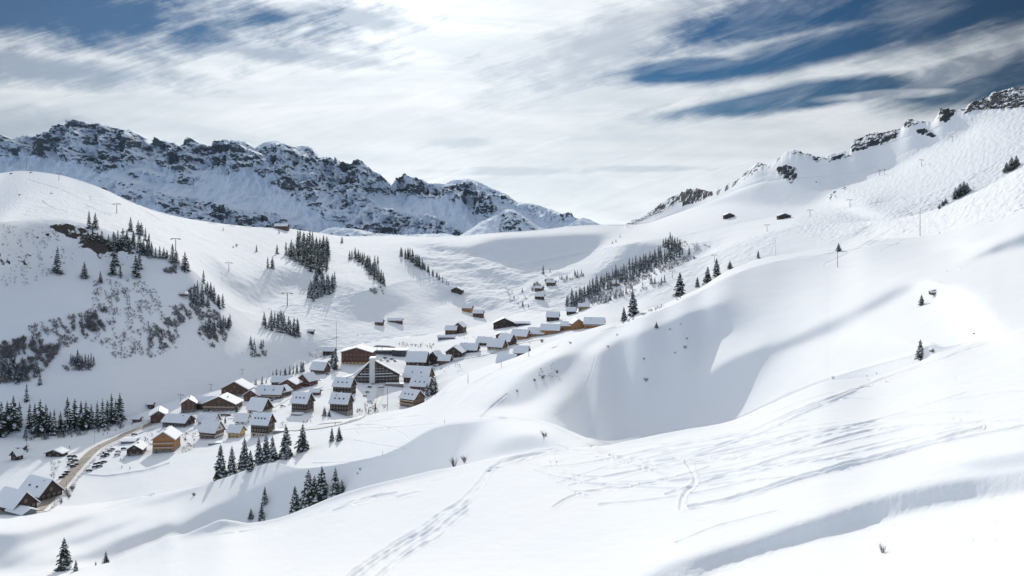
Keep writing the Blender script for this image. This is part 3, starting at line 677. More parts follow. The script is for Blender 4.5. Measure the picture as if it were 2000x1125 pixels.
def snow_ground_material():
    m = bpy.data.materials.new('snow_ground'); m.use_nodes = True; g = NT(m.node_tree); b = g.n['Principled BSDF']
    tc = g.new('ShaderNodeTexCoord'); at = g.new('ShaderNodeAttribute'); at.attribute_name = 'rock'; so = g.new('ShaderNodeAttribute'); so.attribute_name = 'soil'
    geo = g.new('ShaderNodeNewGeometry'); P = geo.outputs['Position']
    n1 = g.noise(P, 0.09, 8, 0.68); n2 = g.noise(P, 0.035, 4, 0.6); n3 = g.noise(P, 0.9, 5, 0.6)
    k = g.m('ADD', at.outputs['Fac'], g.m('ADD', g.m('MULTIPLY', g.m('SUBTRACT', n1, 0.5), 2.4), g.m('MULTIPLY', g.m('SUBTRACT', n2, 0.5), 2.6)))
    k = g.m('MULTIPLY', g.sm(k, 0.78, 0.9), g.sm(at.outputs['Fac'], 0.15, 0.35))
    rk = g.mix(g.sm(n3, 0.3, 0.7), rgb(0.026, 0.029, 0.036), rgb(0.085, 0.088, 0.098))
    rk = g.mix(so.outputs['Fac'], rk, g.mix(g.sm(n3, .3, .7), rgb(0.045, 0.038, 0.033), rgb(0.13, 0.105, 0.085)))
    sn = g.mix(g.sm(n2, 0.3, 0.7), rgb(0.86, 0.875, 0.90), rgb(0.89, 0.895, 0.905))
    g.link(g.mix(k, sn, rk), b.inputs['Base Color'])
    b.inputs['Roughness'].default_value = 0.85
    b.inputs['Specular IOR Level'].default_value = 0.04
    bp = g.new('ShaderNodeBump'); bp.inputs['Strength'].default_value = 0.42; bp.inputs['Distance'].default_value = 0.25
    hh = g.m('ADD', g.m('MULTIPLY', g.noise(P, 1.1, 6, 0.6), 0.5), g.m('MULTIPLY', g.m('MULTIPLY', n1, k), 6.0))
    g.link(hh, bp.inputs['Height']); g.link(bp.outputs[0], b.inputs['Normal'])
    return m
M_GROUND = snow_ground_material()
me = grid_mesh('snow_ground', Xm, Dm, Zm, [M_GROUND], {'rock': rock, 'soil': soil})
ground = bpy.data.objects.new('ground', me); C.objects.link(ground); ground['kind'] = 'structure'

def at(px, py, lo=None):
    """world point where the sight line through photo pixel (px,py) meets the ground; returns (Vector, metres per px)"""
    c = (np.searchsorted(cols, px)); c = int(np.clip(c, 1, NC - 1)); t = (px - cols[c-1]) / (cols[c] - cols[c-1])
    yc = YP[:NR, c-1] * (1 - t) + YP[:NR, c] * t; dc = Dm[:NR, c-1] * (1 - t) + Dm[:NR, c] * t
    ok = yc <= py
    if lo is not None: ok &= dc > lo * GS
    idx = np.where(ok)[0]
    i = idx[0] if len(idx) else NR - 1
    D = dc[i]
    if i > 0 and yc[i-1] > py and (lo is None or dc[i-1] > lo * GS):
        w = (yc[i-1] - py) / (yc[i-1] - yc[i]); D = dc[i-1] + (dc[i] - dc[i-1]) * w
        if dc[i] / dc[i-1] > 1.1: D = dc[i]      # never half-way across a gap
    return Vector(((px - 1000) / F * D, D, -(py - HY) / F * D)), D / F
def gz(X, Y):
    px = X / Y * F + 1000; c = int(np.clip(np.searchsorted(cols, px), 1, NC - 1)); t = (px - cols[c-1]) / (cols[c] - cols[c-1])
    zc = Zm[:NR, c-1] * (1 - t) + Zm[:NR, c] * t; dc = Dm[:NR, c-1] * (1 - t) + Dm[:NR, c] * t
    return float(np.interp(Y, dc, zc))
print('ground', NRT, NC, round(time.time() - T0, 1))
# ------------------------------------------------------------------ far mountains
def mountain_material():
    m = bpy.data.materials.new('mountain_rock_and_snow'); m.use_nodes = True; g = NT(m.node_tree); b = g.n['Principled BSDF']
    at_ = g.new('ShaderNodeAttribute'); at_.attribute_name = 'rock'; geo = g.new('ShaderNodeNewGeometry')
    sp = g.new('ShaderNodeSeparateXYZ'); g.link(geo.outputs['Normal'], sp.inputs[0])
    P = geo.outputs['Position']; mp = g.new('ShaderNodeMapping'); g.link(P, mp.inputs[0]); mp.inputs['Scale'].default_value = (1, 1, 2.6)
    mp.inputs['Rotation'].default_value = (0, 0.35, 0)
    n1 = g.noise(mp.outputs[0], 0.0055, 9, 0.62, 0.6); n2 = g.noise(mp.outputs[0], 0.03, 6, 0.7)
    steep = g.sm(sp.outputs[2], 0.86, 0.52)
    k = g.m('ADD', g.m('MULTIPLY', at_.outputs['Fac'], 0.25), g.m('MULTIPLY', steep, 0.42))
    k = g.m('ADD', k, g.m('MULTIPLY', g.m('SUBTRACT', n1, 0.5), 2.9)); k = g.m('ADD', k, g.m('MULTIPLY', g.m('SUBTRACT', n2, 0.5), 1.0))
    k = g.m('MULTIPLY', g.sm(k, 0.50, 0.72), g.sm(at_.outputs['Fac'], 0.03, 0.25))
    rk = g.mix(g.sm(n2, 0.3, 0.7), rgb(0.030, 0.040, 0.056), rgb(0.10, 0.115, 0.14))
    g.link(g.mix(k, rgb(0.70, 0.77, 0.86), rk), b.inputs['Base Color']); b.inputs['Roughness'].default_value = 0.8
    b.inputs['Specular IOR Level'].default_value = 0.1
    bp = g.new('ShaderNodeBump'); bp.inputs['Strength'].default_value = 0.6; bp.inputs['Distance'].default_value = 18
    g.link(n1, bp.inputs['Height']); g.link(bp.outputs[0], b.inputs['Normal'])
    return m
M_MOUNT = mountain_material()

def far_range(name, sky, dtop, dbot, ybot, rocks, amp, nrow, step=1.6, wl=300.0, seed=0, thick=1.25, jag=1.0):
    x = np.arange(sky[0][0], sky[-1][0] + .1, step); s = np.array(sky, float)
    yt = np.interp(x, s[:, 0], s[:, 1]); yt = yt + jag * 1.3 * fbm(x / 5.0, x * 0 + .5, 3, seed + 5)
    Dt = pchip([d[0] for d in dtop], [d[1] for d in dtop], x); Db = pchip([d[0] for d in dbot], [d[1] for d in dbot], x)
    Dt = Dt + (yt - np.convolve(np.pad(yt, 20, 'edge'), np.ones(41) / 41, 'valid')) * -6.0
    t = np.linspace(0, 1, nrow)[:, None]
    yb = np.maximum(ybot, yt + 4)
    y = yb + (yt - yb) * t; D = 1 / (1/Db + (1/Dt - 1/Db) * t) * GS
    X = (x[None] - 1000) / F * D; Z = -D * (y - HY) / F; Y = D.copy()
    px = np.broadcast_to(x, y.shape)
    rk = np.zeros_like(y)
    for poly, v, fe in rocks: rk = np.maximum(rk, v * poly_mask(poly, px, y, fe))
    # gullies run down the fall line, ribs lean with the strata
    edge = np.clip((1 - t) * (yb - yt)[None] / 8.0, 0, 1)
    a = fbm((X + 0.35 * Z) / wl, Z / (wl * 1.6), 5, seed, 0.55, True)
    b_ = fbm((X - 0.2 * Z) / (wl * .32), (Z + .25 * X) / (wl * .35), 4, seed + 40, 0.6, True)
    rel = (a * 1.0 + b_ * 0.42) * (0.30 + 0.70 * np.clip(rk, 0, 1)) * amp
    Y = Y - rel * edge; Z = Z + rel * edge * 0.25
    Z = Z - 0.0
    # back side: falls away behind the crest
    for k, (mul, dr) in enumerate(((1.015, .06), (1.08, .35), (thick, 1.0))):
        X = np.vstack([X, X[nrow-1:nrow] * mul]); Y = np.vstack([Y, Y[nrow-1:nrow] * mul])
        zt = Z[nrow-1:nrow]; Z = np.vstack([Z, zt - (zt + 400) * dr]); rk = np.vstack([rk, rk[nrow-1:nrow]])
    X = np.vstack([X[:1], X]); Y = np.vstack([Y[:1] - 10, Y]); Z = np.vstack([Z[:1] * 0 - 420, Z]); rk = np.vstack([rk[:1] * 0, rk])
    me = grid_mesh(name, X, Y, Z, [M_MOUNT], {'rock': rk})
    o = bpy.data.objects.new(name, me); C.objects.link(o); o['kind'] = 'structure'
    return o
SKY_A = [(-500,330),(-100,292),(0,278),(20,272),(36,273),(42,281),(50,271),(75,272),(105,265),(120,258),(135,250),(150,243),(160,241),(200,244),(235,250),(243,258),(262,257),(280,264),(298,274),(304,286),(310,279),(322,276),
 (350,281),(360,290),(368,279),(390,276),(405,283),(420,287),(432,281),(450,277),(470,272),(490,280),(500,288),(506,283),(520,277),(540,275),(560,281),(568,288),(580,284),(600,285),(615,293),(625,306),(640,306),(650,309),(665,314),(672,329),(680,324),(695,317),
 (710,317),(722,330),(735,340),(755,352),(765,361),(775,355),(790,348),(812,347),(825,350),(835,358),(870,359),(885,352),(910,349),(930,353),(960,368),(990,380),(1010,394),(1040,398),(1080,410),(1110,422),(1140,430),(1172,440),(1235,450)]
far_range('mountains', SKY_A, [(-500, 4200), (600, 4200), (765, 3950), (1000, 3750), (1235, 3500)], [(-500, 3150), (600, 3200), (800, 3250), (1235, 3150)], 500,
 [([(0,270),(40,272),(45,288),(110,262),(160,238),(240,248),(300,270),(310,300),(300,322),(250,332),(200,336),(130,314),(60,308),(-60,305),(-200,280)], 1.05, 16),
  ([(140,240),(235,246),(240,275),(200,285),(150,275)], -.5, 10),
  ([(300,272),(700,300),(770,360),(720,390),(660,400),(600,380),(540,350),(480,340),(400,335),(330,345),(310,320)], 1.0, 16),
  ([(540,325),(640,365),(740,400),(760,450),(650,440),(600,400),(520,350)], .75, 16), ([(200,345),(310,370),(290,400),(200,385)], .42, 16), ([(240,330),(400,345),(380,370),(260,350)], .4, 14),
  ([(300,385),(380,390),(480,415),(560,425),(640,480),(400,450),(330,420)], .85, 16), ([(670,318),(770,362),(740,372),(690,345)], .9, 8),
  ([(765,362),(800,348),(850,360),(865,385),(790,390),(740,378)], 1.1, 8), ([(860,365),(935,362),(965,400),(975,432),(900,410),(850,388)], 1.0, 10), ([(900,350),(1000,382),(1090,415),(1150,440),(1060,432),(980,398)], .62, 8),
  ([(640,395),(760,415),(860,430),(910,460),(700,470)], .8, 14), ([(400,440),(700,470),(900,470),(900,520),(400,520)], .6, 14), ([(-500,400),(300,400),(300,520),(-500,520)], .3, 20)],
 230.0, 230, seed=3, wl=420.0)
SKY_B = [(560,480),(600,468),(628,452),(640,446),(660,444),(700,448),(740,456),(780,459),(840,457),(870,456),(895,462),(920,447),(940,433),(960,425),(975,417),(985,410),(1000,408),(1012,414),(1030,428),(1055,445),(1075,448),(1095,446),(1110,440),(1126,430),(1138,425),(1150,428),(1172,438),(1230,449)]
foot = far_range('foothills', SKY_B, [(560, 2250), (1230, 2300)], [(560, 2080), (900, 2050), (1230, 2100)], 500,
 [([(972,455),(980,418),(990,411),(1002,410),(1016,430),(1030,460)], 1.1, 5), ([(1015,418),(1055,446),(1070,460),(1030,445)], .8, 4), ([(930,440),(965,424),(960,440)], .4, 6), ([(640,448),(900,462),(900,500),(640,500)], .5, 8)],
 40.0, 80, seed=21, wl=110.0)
# ------------------------------------------------------------------ object helpers
class MB:
    """collects faces with a material index and links them as one mesh object"""
    def __init__(s): s.v = []; s.f = []; s.mi = []
    def face(s, pts, mi=0):
        n = len(s.v); s.v.extend(tuple(p) for p in pts); s.f.append(tuple(range(n, n + len(pts)))); s.mi.append(mi)
    def box(s, x0, x1, y0, y1, z0, z1, mi=0):
        n = len(s.v); s.v += [(x0,y0,z0),(x1,y0,z0),(x1,y1,z0),(x0,y1,z0),(x0,y0,z1),(x1,y0,z1),(x1,y1,z1),(x0,y1,z1)]
        for q in ((0,3,2,1),(4,5,6,7),(0,1,5,4),(1,2,6,5),(2,3,7,6),(3,0,4,7)): s.f.append(tuple(n + i for i in q)); s.mi.append(mi)
    def prism(s, outline, axis, a, b, mi=0):
        """outline: 2-D points; axis 'x' -> (y,z) outline from x=a to b; 'y' -> (x,z) outline; 'z' -> (x,y)"""
        def P(p, t): return {'x': (t, p[0], p[1]), 'y': (p[0], t, p[1]), 'z': (p[0], p[1], t)}[axis]
        n = len(s.v); k = len(outline); s.v += [P(p, a) for p in outline] + [P(p, b) for p in outline]
        s.f.append(tuple(n + i for i in range(k))[::-1]); s.mi.append(mi); s.f.append(tuple(n + k + i for i in range(k))); s.mi.append(mi)
        for i in range(k):
            j = (i + 1) % k; s.f.append((n+i, n+j, n+k+j, n+k+i)); s.mi.append(mi)
    def tube(s, p0, p1, r0, r1=None, seg=6, mi=0, cap=True):
        r1 = r0 if r1 is None else r1; p0 = Vector(p0); p1 = Vector(p1); d = (p1 - p0)
        if d.length < 1e-6: return
        q = d.to_track_quat('Z', 'Y'); n = len(s.v)
        for p, r in ((p0, r0), (p1, r1)):
            for i in range(seg):
                a = 2 * math.pi * i / seg; s.v.append(tuple(p + q @ Vector((math.cos(a) * r, math.sin(a) * r, 0))))
        for i in range(seg):
            j = (i + 1) % seg; s.f.append((n+i, n+j, n+seg+j, n+seg+i)); s.mi.append(mi)
        if cap: s.f.append(tuple(n + seg + i for i in range(seg))); s.mi.append(mi); s.f.append(tuple(n + i for i in range(seg))[::-1]); s.mi.append(mi)
    def mesh(s, name, mats, smooth=False):
        me = bpy.data.meshes.new(name); me.from_pydata([tuple(v) for v in s.v], [], s.f)
        for m in (mats if isinstance(mats, (list, tuple)) else [mats]): me.materials.append(m)
        me.polygons.foreach_set('material_index', s.mi)
        if smooth: me.polygons.foreach_set('use_smooth', [True] * len(s.f))
        me.update(); return me
    def build(s, name, mats, parent=None, smooth=False):
        return link(name, s.mesh(name, mats, smooth), parent)
def link(name, me, parent=None):
    o = bpy.data.objects.new(name, me); C.objects.link(o)
    if parent is not None: o.parent = parent
    return o
def tag(o, label, cat, group=None, kind=None):
    if label: o['label'] = label
    if cat: o['category'] = cat
    if group: o['group'] = group
    if kind: o['kind'] = kind
    return o
def thing(name, label, cat, loc, rz=0.0, group=None):
    o = bpy.data.objects.new(name, None); o.empty_display_size = 0.5; C.objects.link(o)
    o.location = loc; o.rotation_euler = (0, 0, rz); return tag(o, label, cat, group)
def copy_tree(o, parent=None):
    c = o.copy(); C.objects.link(c); c.parent = parent
    for ch in list(o.children): copy_tree(ch, c)
    return c

# ------------------------------------------------------------------ conifers
def conifer_meshes(seed, whorls, per, rad, detail, snow, low=0.06, lean=0.0):
    """unit-height spruce: returns (trunk, crown, snow) builders"""
    r = random.Random(seed); tr = MB(); cr = MB(); sn = MB()
    tr.tube((0, 0, -0.08), (0, 0, 0.5), 0.020, 0.013, 6); tr.tube((0, 0, 0.5), (0, 0, 0.985), 0.013, 0.003, 5)
    for w in range(whorls):
        t = w / (whorls - 1.0); z = low + (0.985 - low) * t ** 0.92
        R = rad * ((1 - t) ** 0.78) * r.uniform(0.82, 1.12) + 0.012
        n = max(4, int(per * (0.55 + 0.45 * (1 - t)))); a0 = r.uniform(0, 6.28)
        for k in range(n):
            if r.random() < 0.09: continue
            a = a0 + 6.283 * k / n + r.uniform(-.28, .28); L = R * r.uniform(0.62, 1.18)
            droop = L * r.uniform(0.22, 0.62) * (1 - 0.5 * t); wd = L * r.uniform(0.26, 0.42)
            ca, sa_ = math.cos(a), math.sin(a); zz = z + r.uniform(-.012, .012)
            def P(s_, side, dz=0.0):  # s_ along the limb, side offset
                x = ca * s_ * L - sa_ * side; y = sa_ * s_ * L + ca * side
                return (x, y, zz + 0.035 * math.sin(s_ * 2.2) * (L / rad) - droop * s_ ** 1.7 + dz)
            if detail == 0:
                cr.face([P(0, 0, .02), P(.55, -wd, -.03), P(1, 0, -.01), P(.55, wd, -.03)])
                cr.face([P(.1, 0, .0), P(.5, 0, -.065), P(1, 0, -.01)])
                if r.random() < snow: sn.face([P(.25, 0, .022), P(.6, -wd * .75, -.008), P(1.0, 0, .004), P(.6, wd * .75, -.008)])
            else:
                m = 5
                for i in range(m):
                    s0, s1 = i / m, (i + 1) / m; tip = 1 - s0 * .55
                    for sd in (-1, 1):
                        hang = r.uniform(.008, .034)
                        ww = wd * (0.35 + .9 * math.sin(math.pi * (s0 * .8 + .15))) * r.uniform(.7, 1.2)
                        cr.face([P(s0, 0), P(s1 + .08, sd * ww, -hang), P(min(1.05, s1 + .16), sd * ww * .35, -hang * .5), P(s1, 0)])
                        cr.face([P(s0 + .05, sd * ww * .2), P(s0 + .12, sd * ww * .45, -hang * 2.0), P(s1 + .05, sd * ww * .4, -hang * 1.1)])
                if r.random() < snow:
                    k0 = r.uniform(.2, .45); k1 = r.uniform(.8, 1.03); bw = wd * r.uniform(.7, 1.15); h_ = r.uniform(.010, .020)
                    sn.face([P(k0, 0, .008), P((k0+k1)/2, -bw, -.016), P((k0+k1)/2, 0, h_ + .008)]); sn.face([P(k0, 0, .008), P((k0+k1)/2, 0, h_ + .008), P((k0+k1)/2, bw, -.016)])
                    sn.face([P(k1, 0, .002), P((k0+k1)/2, 0, h_ + .008), P((k0+k1)/2, -bw, -.016)]); sn.face([P(k1, 0, .002), P((k0+k1)/2, bw, -.016), P((k0+k1)/2, 0, h_ + .008)])
    return tr, cr, sn
NEAR_T = []
for sd, wh, pe, ra, sno in ((1, 22, 10, .205, .8), (2, 20, 10, .23, .65), (3, 24, 9, .18, .85), (4, 17, 9, .27, .6), (5, 21, 10, .21, .9)):
    tr, cr, sn = conifer_meshes(sd, wh, pe, ra, 1, sno)
    m = MB(); m.v = cr.v + sn.v; m.f = cr.f + [tuple(i + len(cr.v) for i in q) for q in sn.f]; m.mi = [0] * len(cr.f) + [1] * len(sn.f)
    NEAR_T.append((tr.mesh('trunk', M_BARK), m.mesh('crown', [M_NEEDLE, M_TREESNOW])))
FAR_T = []; FROST_T = []
for sd in range(6):
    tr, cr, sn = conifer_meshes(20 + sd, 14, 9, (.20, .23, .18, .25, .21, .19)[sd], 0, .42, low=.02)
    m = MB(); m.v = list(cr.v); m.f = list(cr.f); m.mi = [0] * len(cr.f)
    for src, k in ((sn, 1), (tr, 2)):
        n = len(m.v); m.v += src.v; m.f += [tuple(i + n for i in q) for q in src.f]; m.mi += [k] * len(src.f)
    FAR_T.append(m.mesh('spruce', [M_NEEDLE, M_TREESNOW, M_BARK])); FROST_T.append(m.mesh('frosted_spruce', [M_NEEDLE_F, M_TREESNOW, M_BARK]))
tree_i = 0
def near_tree(px, py, hpx, label, v=0, lo=None, group=None, name='spruce_tree', sx=1.0):
    P, mpp = at(px, py, lo); h = hpx * mpp
    t = thing(name, label, 'tree', P, rnd.uniform(0, 6.28), group)
    for nm, me in zip(('trunk', 'crown'), NEAR_T[v % 5]):
        o = link(nm, me, t); o.scale = (h * sx, h * sx, h)
    t.rotation_euler[0] = rnd.uniform(-.03, .03)
    return t
def far_tree(px, py, hpx, label, group, frost=False, lo=None, dp=0, name='spruce_tree', sx=1.0):
    P, mpp = at(px, py, lo); h = hpx * mpp * rnd.uniform(.88, 1.12)
    if dp: P.y += dp; P.x *= P.y / (P.y - dp); P.z = gz(P.x, P.y)
    w = h * sx * rnd.uniform(.9, 1.25)
    FAR.append(((h / mpp) * (1.15 if P.y < 900 else 1.0) + (100 if not group else 0), name, frost, rnd.randrange(6), (P.x, P.y, P.z - h * .02), (w, w, h), rnd.uniform(0, 6.28), label, group))
FAR = []
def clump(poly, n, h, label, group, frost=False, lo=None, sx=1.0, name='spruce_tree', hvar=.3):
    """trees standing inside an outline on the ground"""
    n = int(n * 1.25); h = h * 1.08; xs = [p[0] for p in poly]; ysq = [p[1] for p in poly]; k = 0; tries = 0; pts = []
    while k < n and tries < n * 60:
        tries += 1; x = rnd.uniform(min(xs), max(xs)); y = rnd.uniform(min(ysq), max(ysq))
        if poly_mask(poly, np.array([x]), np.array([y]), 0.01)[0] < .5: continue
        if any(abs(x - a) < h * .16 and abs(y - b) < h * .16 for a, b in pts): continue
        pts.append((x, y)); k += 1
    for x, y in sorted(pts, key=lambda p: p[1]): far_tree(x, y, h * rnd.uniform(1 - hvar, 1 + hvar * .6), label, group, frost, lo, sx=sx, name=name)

# --- near spruces, each on its own
near_tree(125, 1113, 64, 'large dark spruce at the bottom left corner behind the foreground snow edge', 1, group=None, sx=1.05)
near_tree(148, 1115, 22, 'small spruce tucked against the right side of the bottom left spruce', 0)
near_tree(207, 1100, 24, 'single small young spruce on the snow edge right of the bottom left spruce', 3)
near_tree(187, 1104, 8, 'tiny spruce tip between the bottom left spruces', 2, sx=1.2)
g1 = 'spruces on the crest below the village'
for i, (x, y, h, v, lb) in enumerate((
    (431, 935, 68, 0, 'leftmost tall spruce on the crest below the village'), (453, 926, 56, 2, 'second spruce from the left on the crest below the village'),
    (477, 916, 62, 4, 'slim pointed spruce on the crest, third from the left'), (489, 918, 40, 1, 'lower dark spruce leaning out from the third crest tree'),
    (506, 906, 54, 2, 'narrow spruce left of the middle crest group'), (519, 902, 56, 0, 'snowy spruce in the middle of the crest row'),
    (533, 900, 50, 4, 'rounded snowy spruce right of the middle of the crest row'), (558, 893, 64, 1, 'tallest broad spruce near the right end of the crest row'),
    (561, 897, 30, 2, 'short spruce in front of the tallest crest spruce'), (590, 881, 54, 3, 'rightmost dark spruce at the end of the crest row'))):
    near_tree(x, y, h, lb, v, group=None, sx=1.0)
near_tree(648, 862, 28, 'left small spruce of the pair on the open snow below the blocks', 2); near_tree(662, 861, 29, 'right bushy spruce of the pair on the open snow below the blocks', 3)
for x, y, h, v, lb in ((577, 1000, 52, 0, 'leftmost snowy spruce of the near cluster in the hollow'), (602, 990, 74, 4, 'tall snowy spruce second in the near cluster'), (627, 978, 68, 1, 'broad dark spruce in the middle of the near cluster'),
                       (614, 984, 56, 3, 'dark low spruce filling the near cluster'), (655, 968, 56, 2, 'right spruce of the near cluster with a crooked top'), (668, 962, 26, 3, 'low spruce at the right foot of the near cluster')):
    near_tree(x, y, h, lb, v, sx=1.05)
near_tree(517, 985, 36, 'slender single spruce standing alone on the shaded slope', 2); near_tree(490, 1014, 22, 'small spruce at the foreground edge, left of its neighbour', 3); near_tree(511, 1015, 32, 'bushy spruce at the foreground edge under the slender one', 1)
for x, y, h, v, lb, lo in ((1237, 617, 50, 0, 'large dark spruce on the hill crest above the shaded bowl', None), (1219, 627, 28, 2, 'narrow spruce left of the large spruce on the hill crest', None),
                       (1328, 577, 46, 1, 'pointed spruce on the hill crest between two groups', None), (1382, 552, 32, 3, 'broad spruce left in the pair on the hill crest', None), (1400, 540, 36, 0, 'snow dusted spruce right in the pair on the hill crest', None),
                       (1426, 525, 17, 3, 'small bushy spruce right of the pair on the hill crest', None), (1362, 560, 20, 2, 'small frosted spruce left of the pair on the hill crest', None), (1282, 640, 12, 3, 'tiny spruce alone inside the shaded bowl', None),
                       (1481, 504, 15, 2, 'thin small spruce beside the leaning poles', None), (1638, 491, 17, 3, 'round bushy spruce on the crest behind a thin pole', None),
                       (1800, 596, 21, 1, 'small spruce beside the snow capped boulder on the slope', None), (1797, 702, 40, 4, 'snow laden spruce on the slope at the right above the tracks', None)):
    near_tree(x, y, h, lb, v, lo, sx=1.15 if h > 30 else 1.3)
for i, (x, y, h) in enumerate(((1835, 407, 9), (1841, 402, 11), (1847, 398, 12), (1867, 388, 22), (1875, 384, 26), (1883, 378, 25), (1889, 374, 18), (1966, 336, 20), (1976, 332, 26), (1985, 325, 22))):
    near_tree(x, y, h, ['smallest bush spruce at the left of the row on the right slope', 'second small bush spruce on the right slope row', 'third small bush spruce on the right slope row', 'left dark bushy spruce in the thicket on the right slope',
       'tall dark bushy spruce in the thicket on the right slope', 'broad dark bushy spruce in the thicket on the right slope', 'right low bushy spruce ending the thicket on the right slope', 'left bushy spruce of the cluster at the right edge',
       'tallest bushy spruce of the cluster at the right edge', 'right bushy spruce of the cluster at the right edge'][i], 3, sx=1.5)
# --- stands
ORD = 'first second third fourth fifth sixth seventh eighth ninth tenth eleventh twelfth thirteenth fourteenth fifteenth sixteenth seventeenth eighteenth nineteenth twentieth twenty-first twenty-second twenty-third twenty-fourth twenty-fifth twenty-sixth twenty-seventh twenty-eighth'.split()
ROW = [2,14,26,38,52,78,58,68,78.5,90,98,106,118,132,146,158,168,178,190,200,210,218,226,234,88,50,122,150]
G_L = 'spruces standing along the lower left valley edge'
for x, y, h in ((2,850,72),(14,842,66),(26,838,62),(38,832,50),(52,782,38),(78,750,28),(58,838,50),(68,842,62),(78.5,846,66),(90,840,60),(98,848,48),(106,850,60),(118,842,40),(132,836,56),(146,838,60),(158,836,50),(168,838,56),(178,834,48),(190,832,50),(200,834,60),(210,830,48),(218,828,58),(226,826,54),(234,820,50),(88,858,20),(50,855,22),(122,850,22),(150,846,18)):
    far_tree(x, y, h, '%s spruce from the left in the dark row along the lower left valley edge' % ORD[sorted(ROW).index(x)], G_L, lo=330)
G_C = 'spruces around the rock band on the left hill'
LB_C = 'dark spruce in the stand above and around the brown rock band on the left hill'
for x, y, h in ((174,446,28),(186,446,26),(181,468,24),(172,470,18),(191,470,16),(199,472,16),(212,478,18),(222,476,22),(230,478,22),(240,476,24),(248,478,22),(255,452,24),(261,478,24),(270,458,22),(276,460,24),(284,470,20),(291,470,14),(272,482,24),
                (280,492,22),(290,500,20),(296,502,22),(304,503,18),(312,504,18),(320,504,16),(326,503,12),(265,540,34),(272,524,26),(337,512,28),(344,512,22),(361,528,28),(367,528,14),(235,540,20),(220,535,24),(225,516,26),(165,542,28),(112,532,40),(108,530,24),(196,552,20)):
    far_tree(x, y, h * 1.28, LB_C, G_C, rnd.random() < .45, lo=430, sx=1.15)
clump([(205,500),(215,478),(240,470),(290,480),(300,500),(285,505),(262,492),(235,485)], 16, 24, LB_C, G_C, lo=430)
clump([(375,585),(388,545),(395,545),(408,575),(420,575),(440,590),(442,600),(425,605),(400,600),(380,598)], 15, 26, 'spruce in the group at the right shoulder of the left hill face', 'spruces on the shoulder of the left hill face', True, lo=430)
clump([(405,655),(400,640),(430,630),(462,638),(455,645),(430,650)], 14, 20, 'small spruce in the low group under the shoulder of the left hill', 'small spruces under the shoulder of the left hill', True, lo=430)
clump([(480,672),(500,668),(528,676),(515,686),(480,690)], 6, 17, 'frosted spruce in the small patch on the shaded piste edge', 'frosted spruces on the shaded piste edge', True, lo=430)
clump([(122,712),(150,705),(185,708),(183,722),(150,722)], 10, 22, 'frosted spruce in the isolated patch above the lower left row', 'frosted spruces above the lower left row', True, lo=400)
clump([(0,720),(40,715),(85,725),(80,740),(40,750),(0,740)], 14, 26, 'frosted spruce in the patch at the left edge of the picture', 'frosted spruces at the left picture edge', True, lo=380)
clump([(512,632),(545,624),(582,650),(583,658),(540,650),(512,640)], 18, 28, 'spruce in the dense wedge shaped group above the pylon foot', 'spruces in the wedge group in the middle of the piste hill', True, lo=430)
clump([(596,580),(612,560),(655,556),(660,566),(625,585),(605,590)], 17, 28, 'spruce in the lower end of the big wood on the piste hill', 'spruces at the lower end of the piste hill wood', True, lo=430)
clump([(552,498),(575,494),(590,472),(615,478),(642,492),(643,510),(640,530),(622,540),(600,528),(575,510)], 54, 28, 'dark spruce in the big wood on the piste hill', 'spruces of the big wood on the piste hill', lo=430)
for x, y, h, lb in ((501,491,13,'lone round spruce left above the big wood'),(541,495,17,'lone spruce just left of the big wood'),(523,524,26,'left spruce of the pair standing on the lit piste'),(532,524,22,'right spruce of the pair standing on the lit piste'),(668,474,13,'lone small spruce on the pass edge right of the big wood'),(545,456,8,'little spruce in front of the hilltop restaurant'),(436,450,7,'tiny spruce far up on the lit piste'),
                    (1061,535,20,'lone spruce on the far valley side above the two brown huts'),(1074,530,7,'tiny spruce beside the lone far valley spruce'),(1346,496,18,'lone spruce right of the ravine wood'),(1196,476,6,'tiny spruce on the snow shoulder, left one'),(1203,473,8,'tiny spruce on the snow shoulder, middle one'),(1211,464,7,'tiny spruce on the snow shoulder, upper one'),
                    (1020,570,10,'small frosted spruce above the gully huts'),(1021,598,12,'small frosted spruce in the gully'),(1032,600,8,'lower small frosted spruce in the gully'),(1004,583,8,'small spruce left of the gully')):
    far_tree(x, y, h, lb, None, lo=430, name='spruce_tree')
clump([(676,508),(695,508),(710,518),(712,522),(730,545),(752,560),(748,548),(735,530),(720,515),(690,500)], 30, 20, 'spruce in the slanting row right of the big wood', 'spruces in the slanting row right of the big wood', lo=430, hvar=.2)
for x, y in ((732,518),(738,516),(701,512)): far_tree(x, y, 20, 'spruce in the slanting row right of the big wood', 'spruces in the slanting row right of the big wood', lo=430)
for i in range(34):
    t = i / 33.; x = 784 + t * 92; y = 498 + t * 58 + (t * (1 - t)) * 6; h = (24 if 0.1 < t < .45 else 18 if t < .6 else 11 if t < .85 else 7)
    far_tree(x + rnd.uniform(-2, 2), y + rnd.uniform(-2, 3), h, 'dark spruce in the long straight row running down below the pass', 'spruces in the long straight row below the pass', lo=430)
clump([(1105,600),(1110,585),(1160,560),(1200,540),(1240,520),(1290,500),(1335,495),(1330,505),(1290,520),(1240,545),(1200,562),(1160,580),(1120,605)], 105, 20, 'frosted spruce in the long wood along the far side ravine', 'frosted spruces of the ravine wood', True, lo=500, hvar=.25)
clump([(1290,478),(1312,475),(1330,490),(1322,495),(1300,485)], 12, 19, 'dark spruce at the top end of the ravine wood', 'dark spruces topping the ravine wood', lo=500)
clump([(1160,590),(1200,575),(1240,562),(1235,570),(1180,594)], 12, 14, 'frosted spruce in the thin strip between the ravine wood and the white slope', 'frosted spruces in the thin ravine strip', True, lo=500)
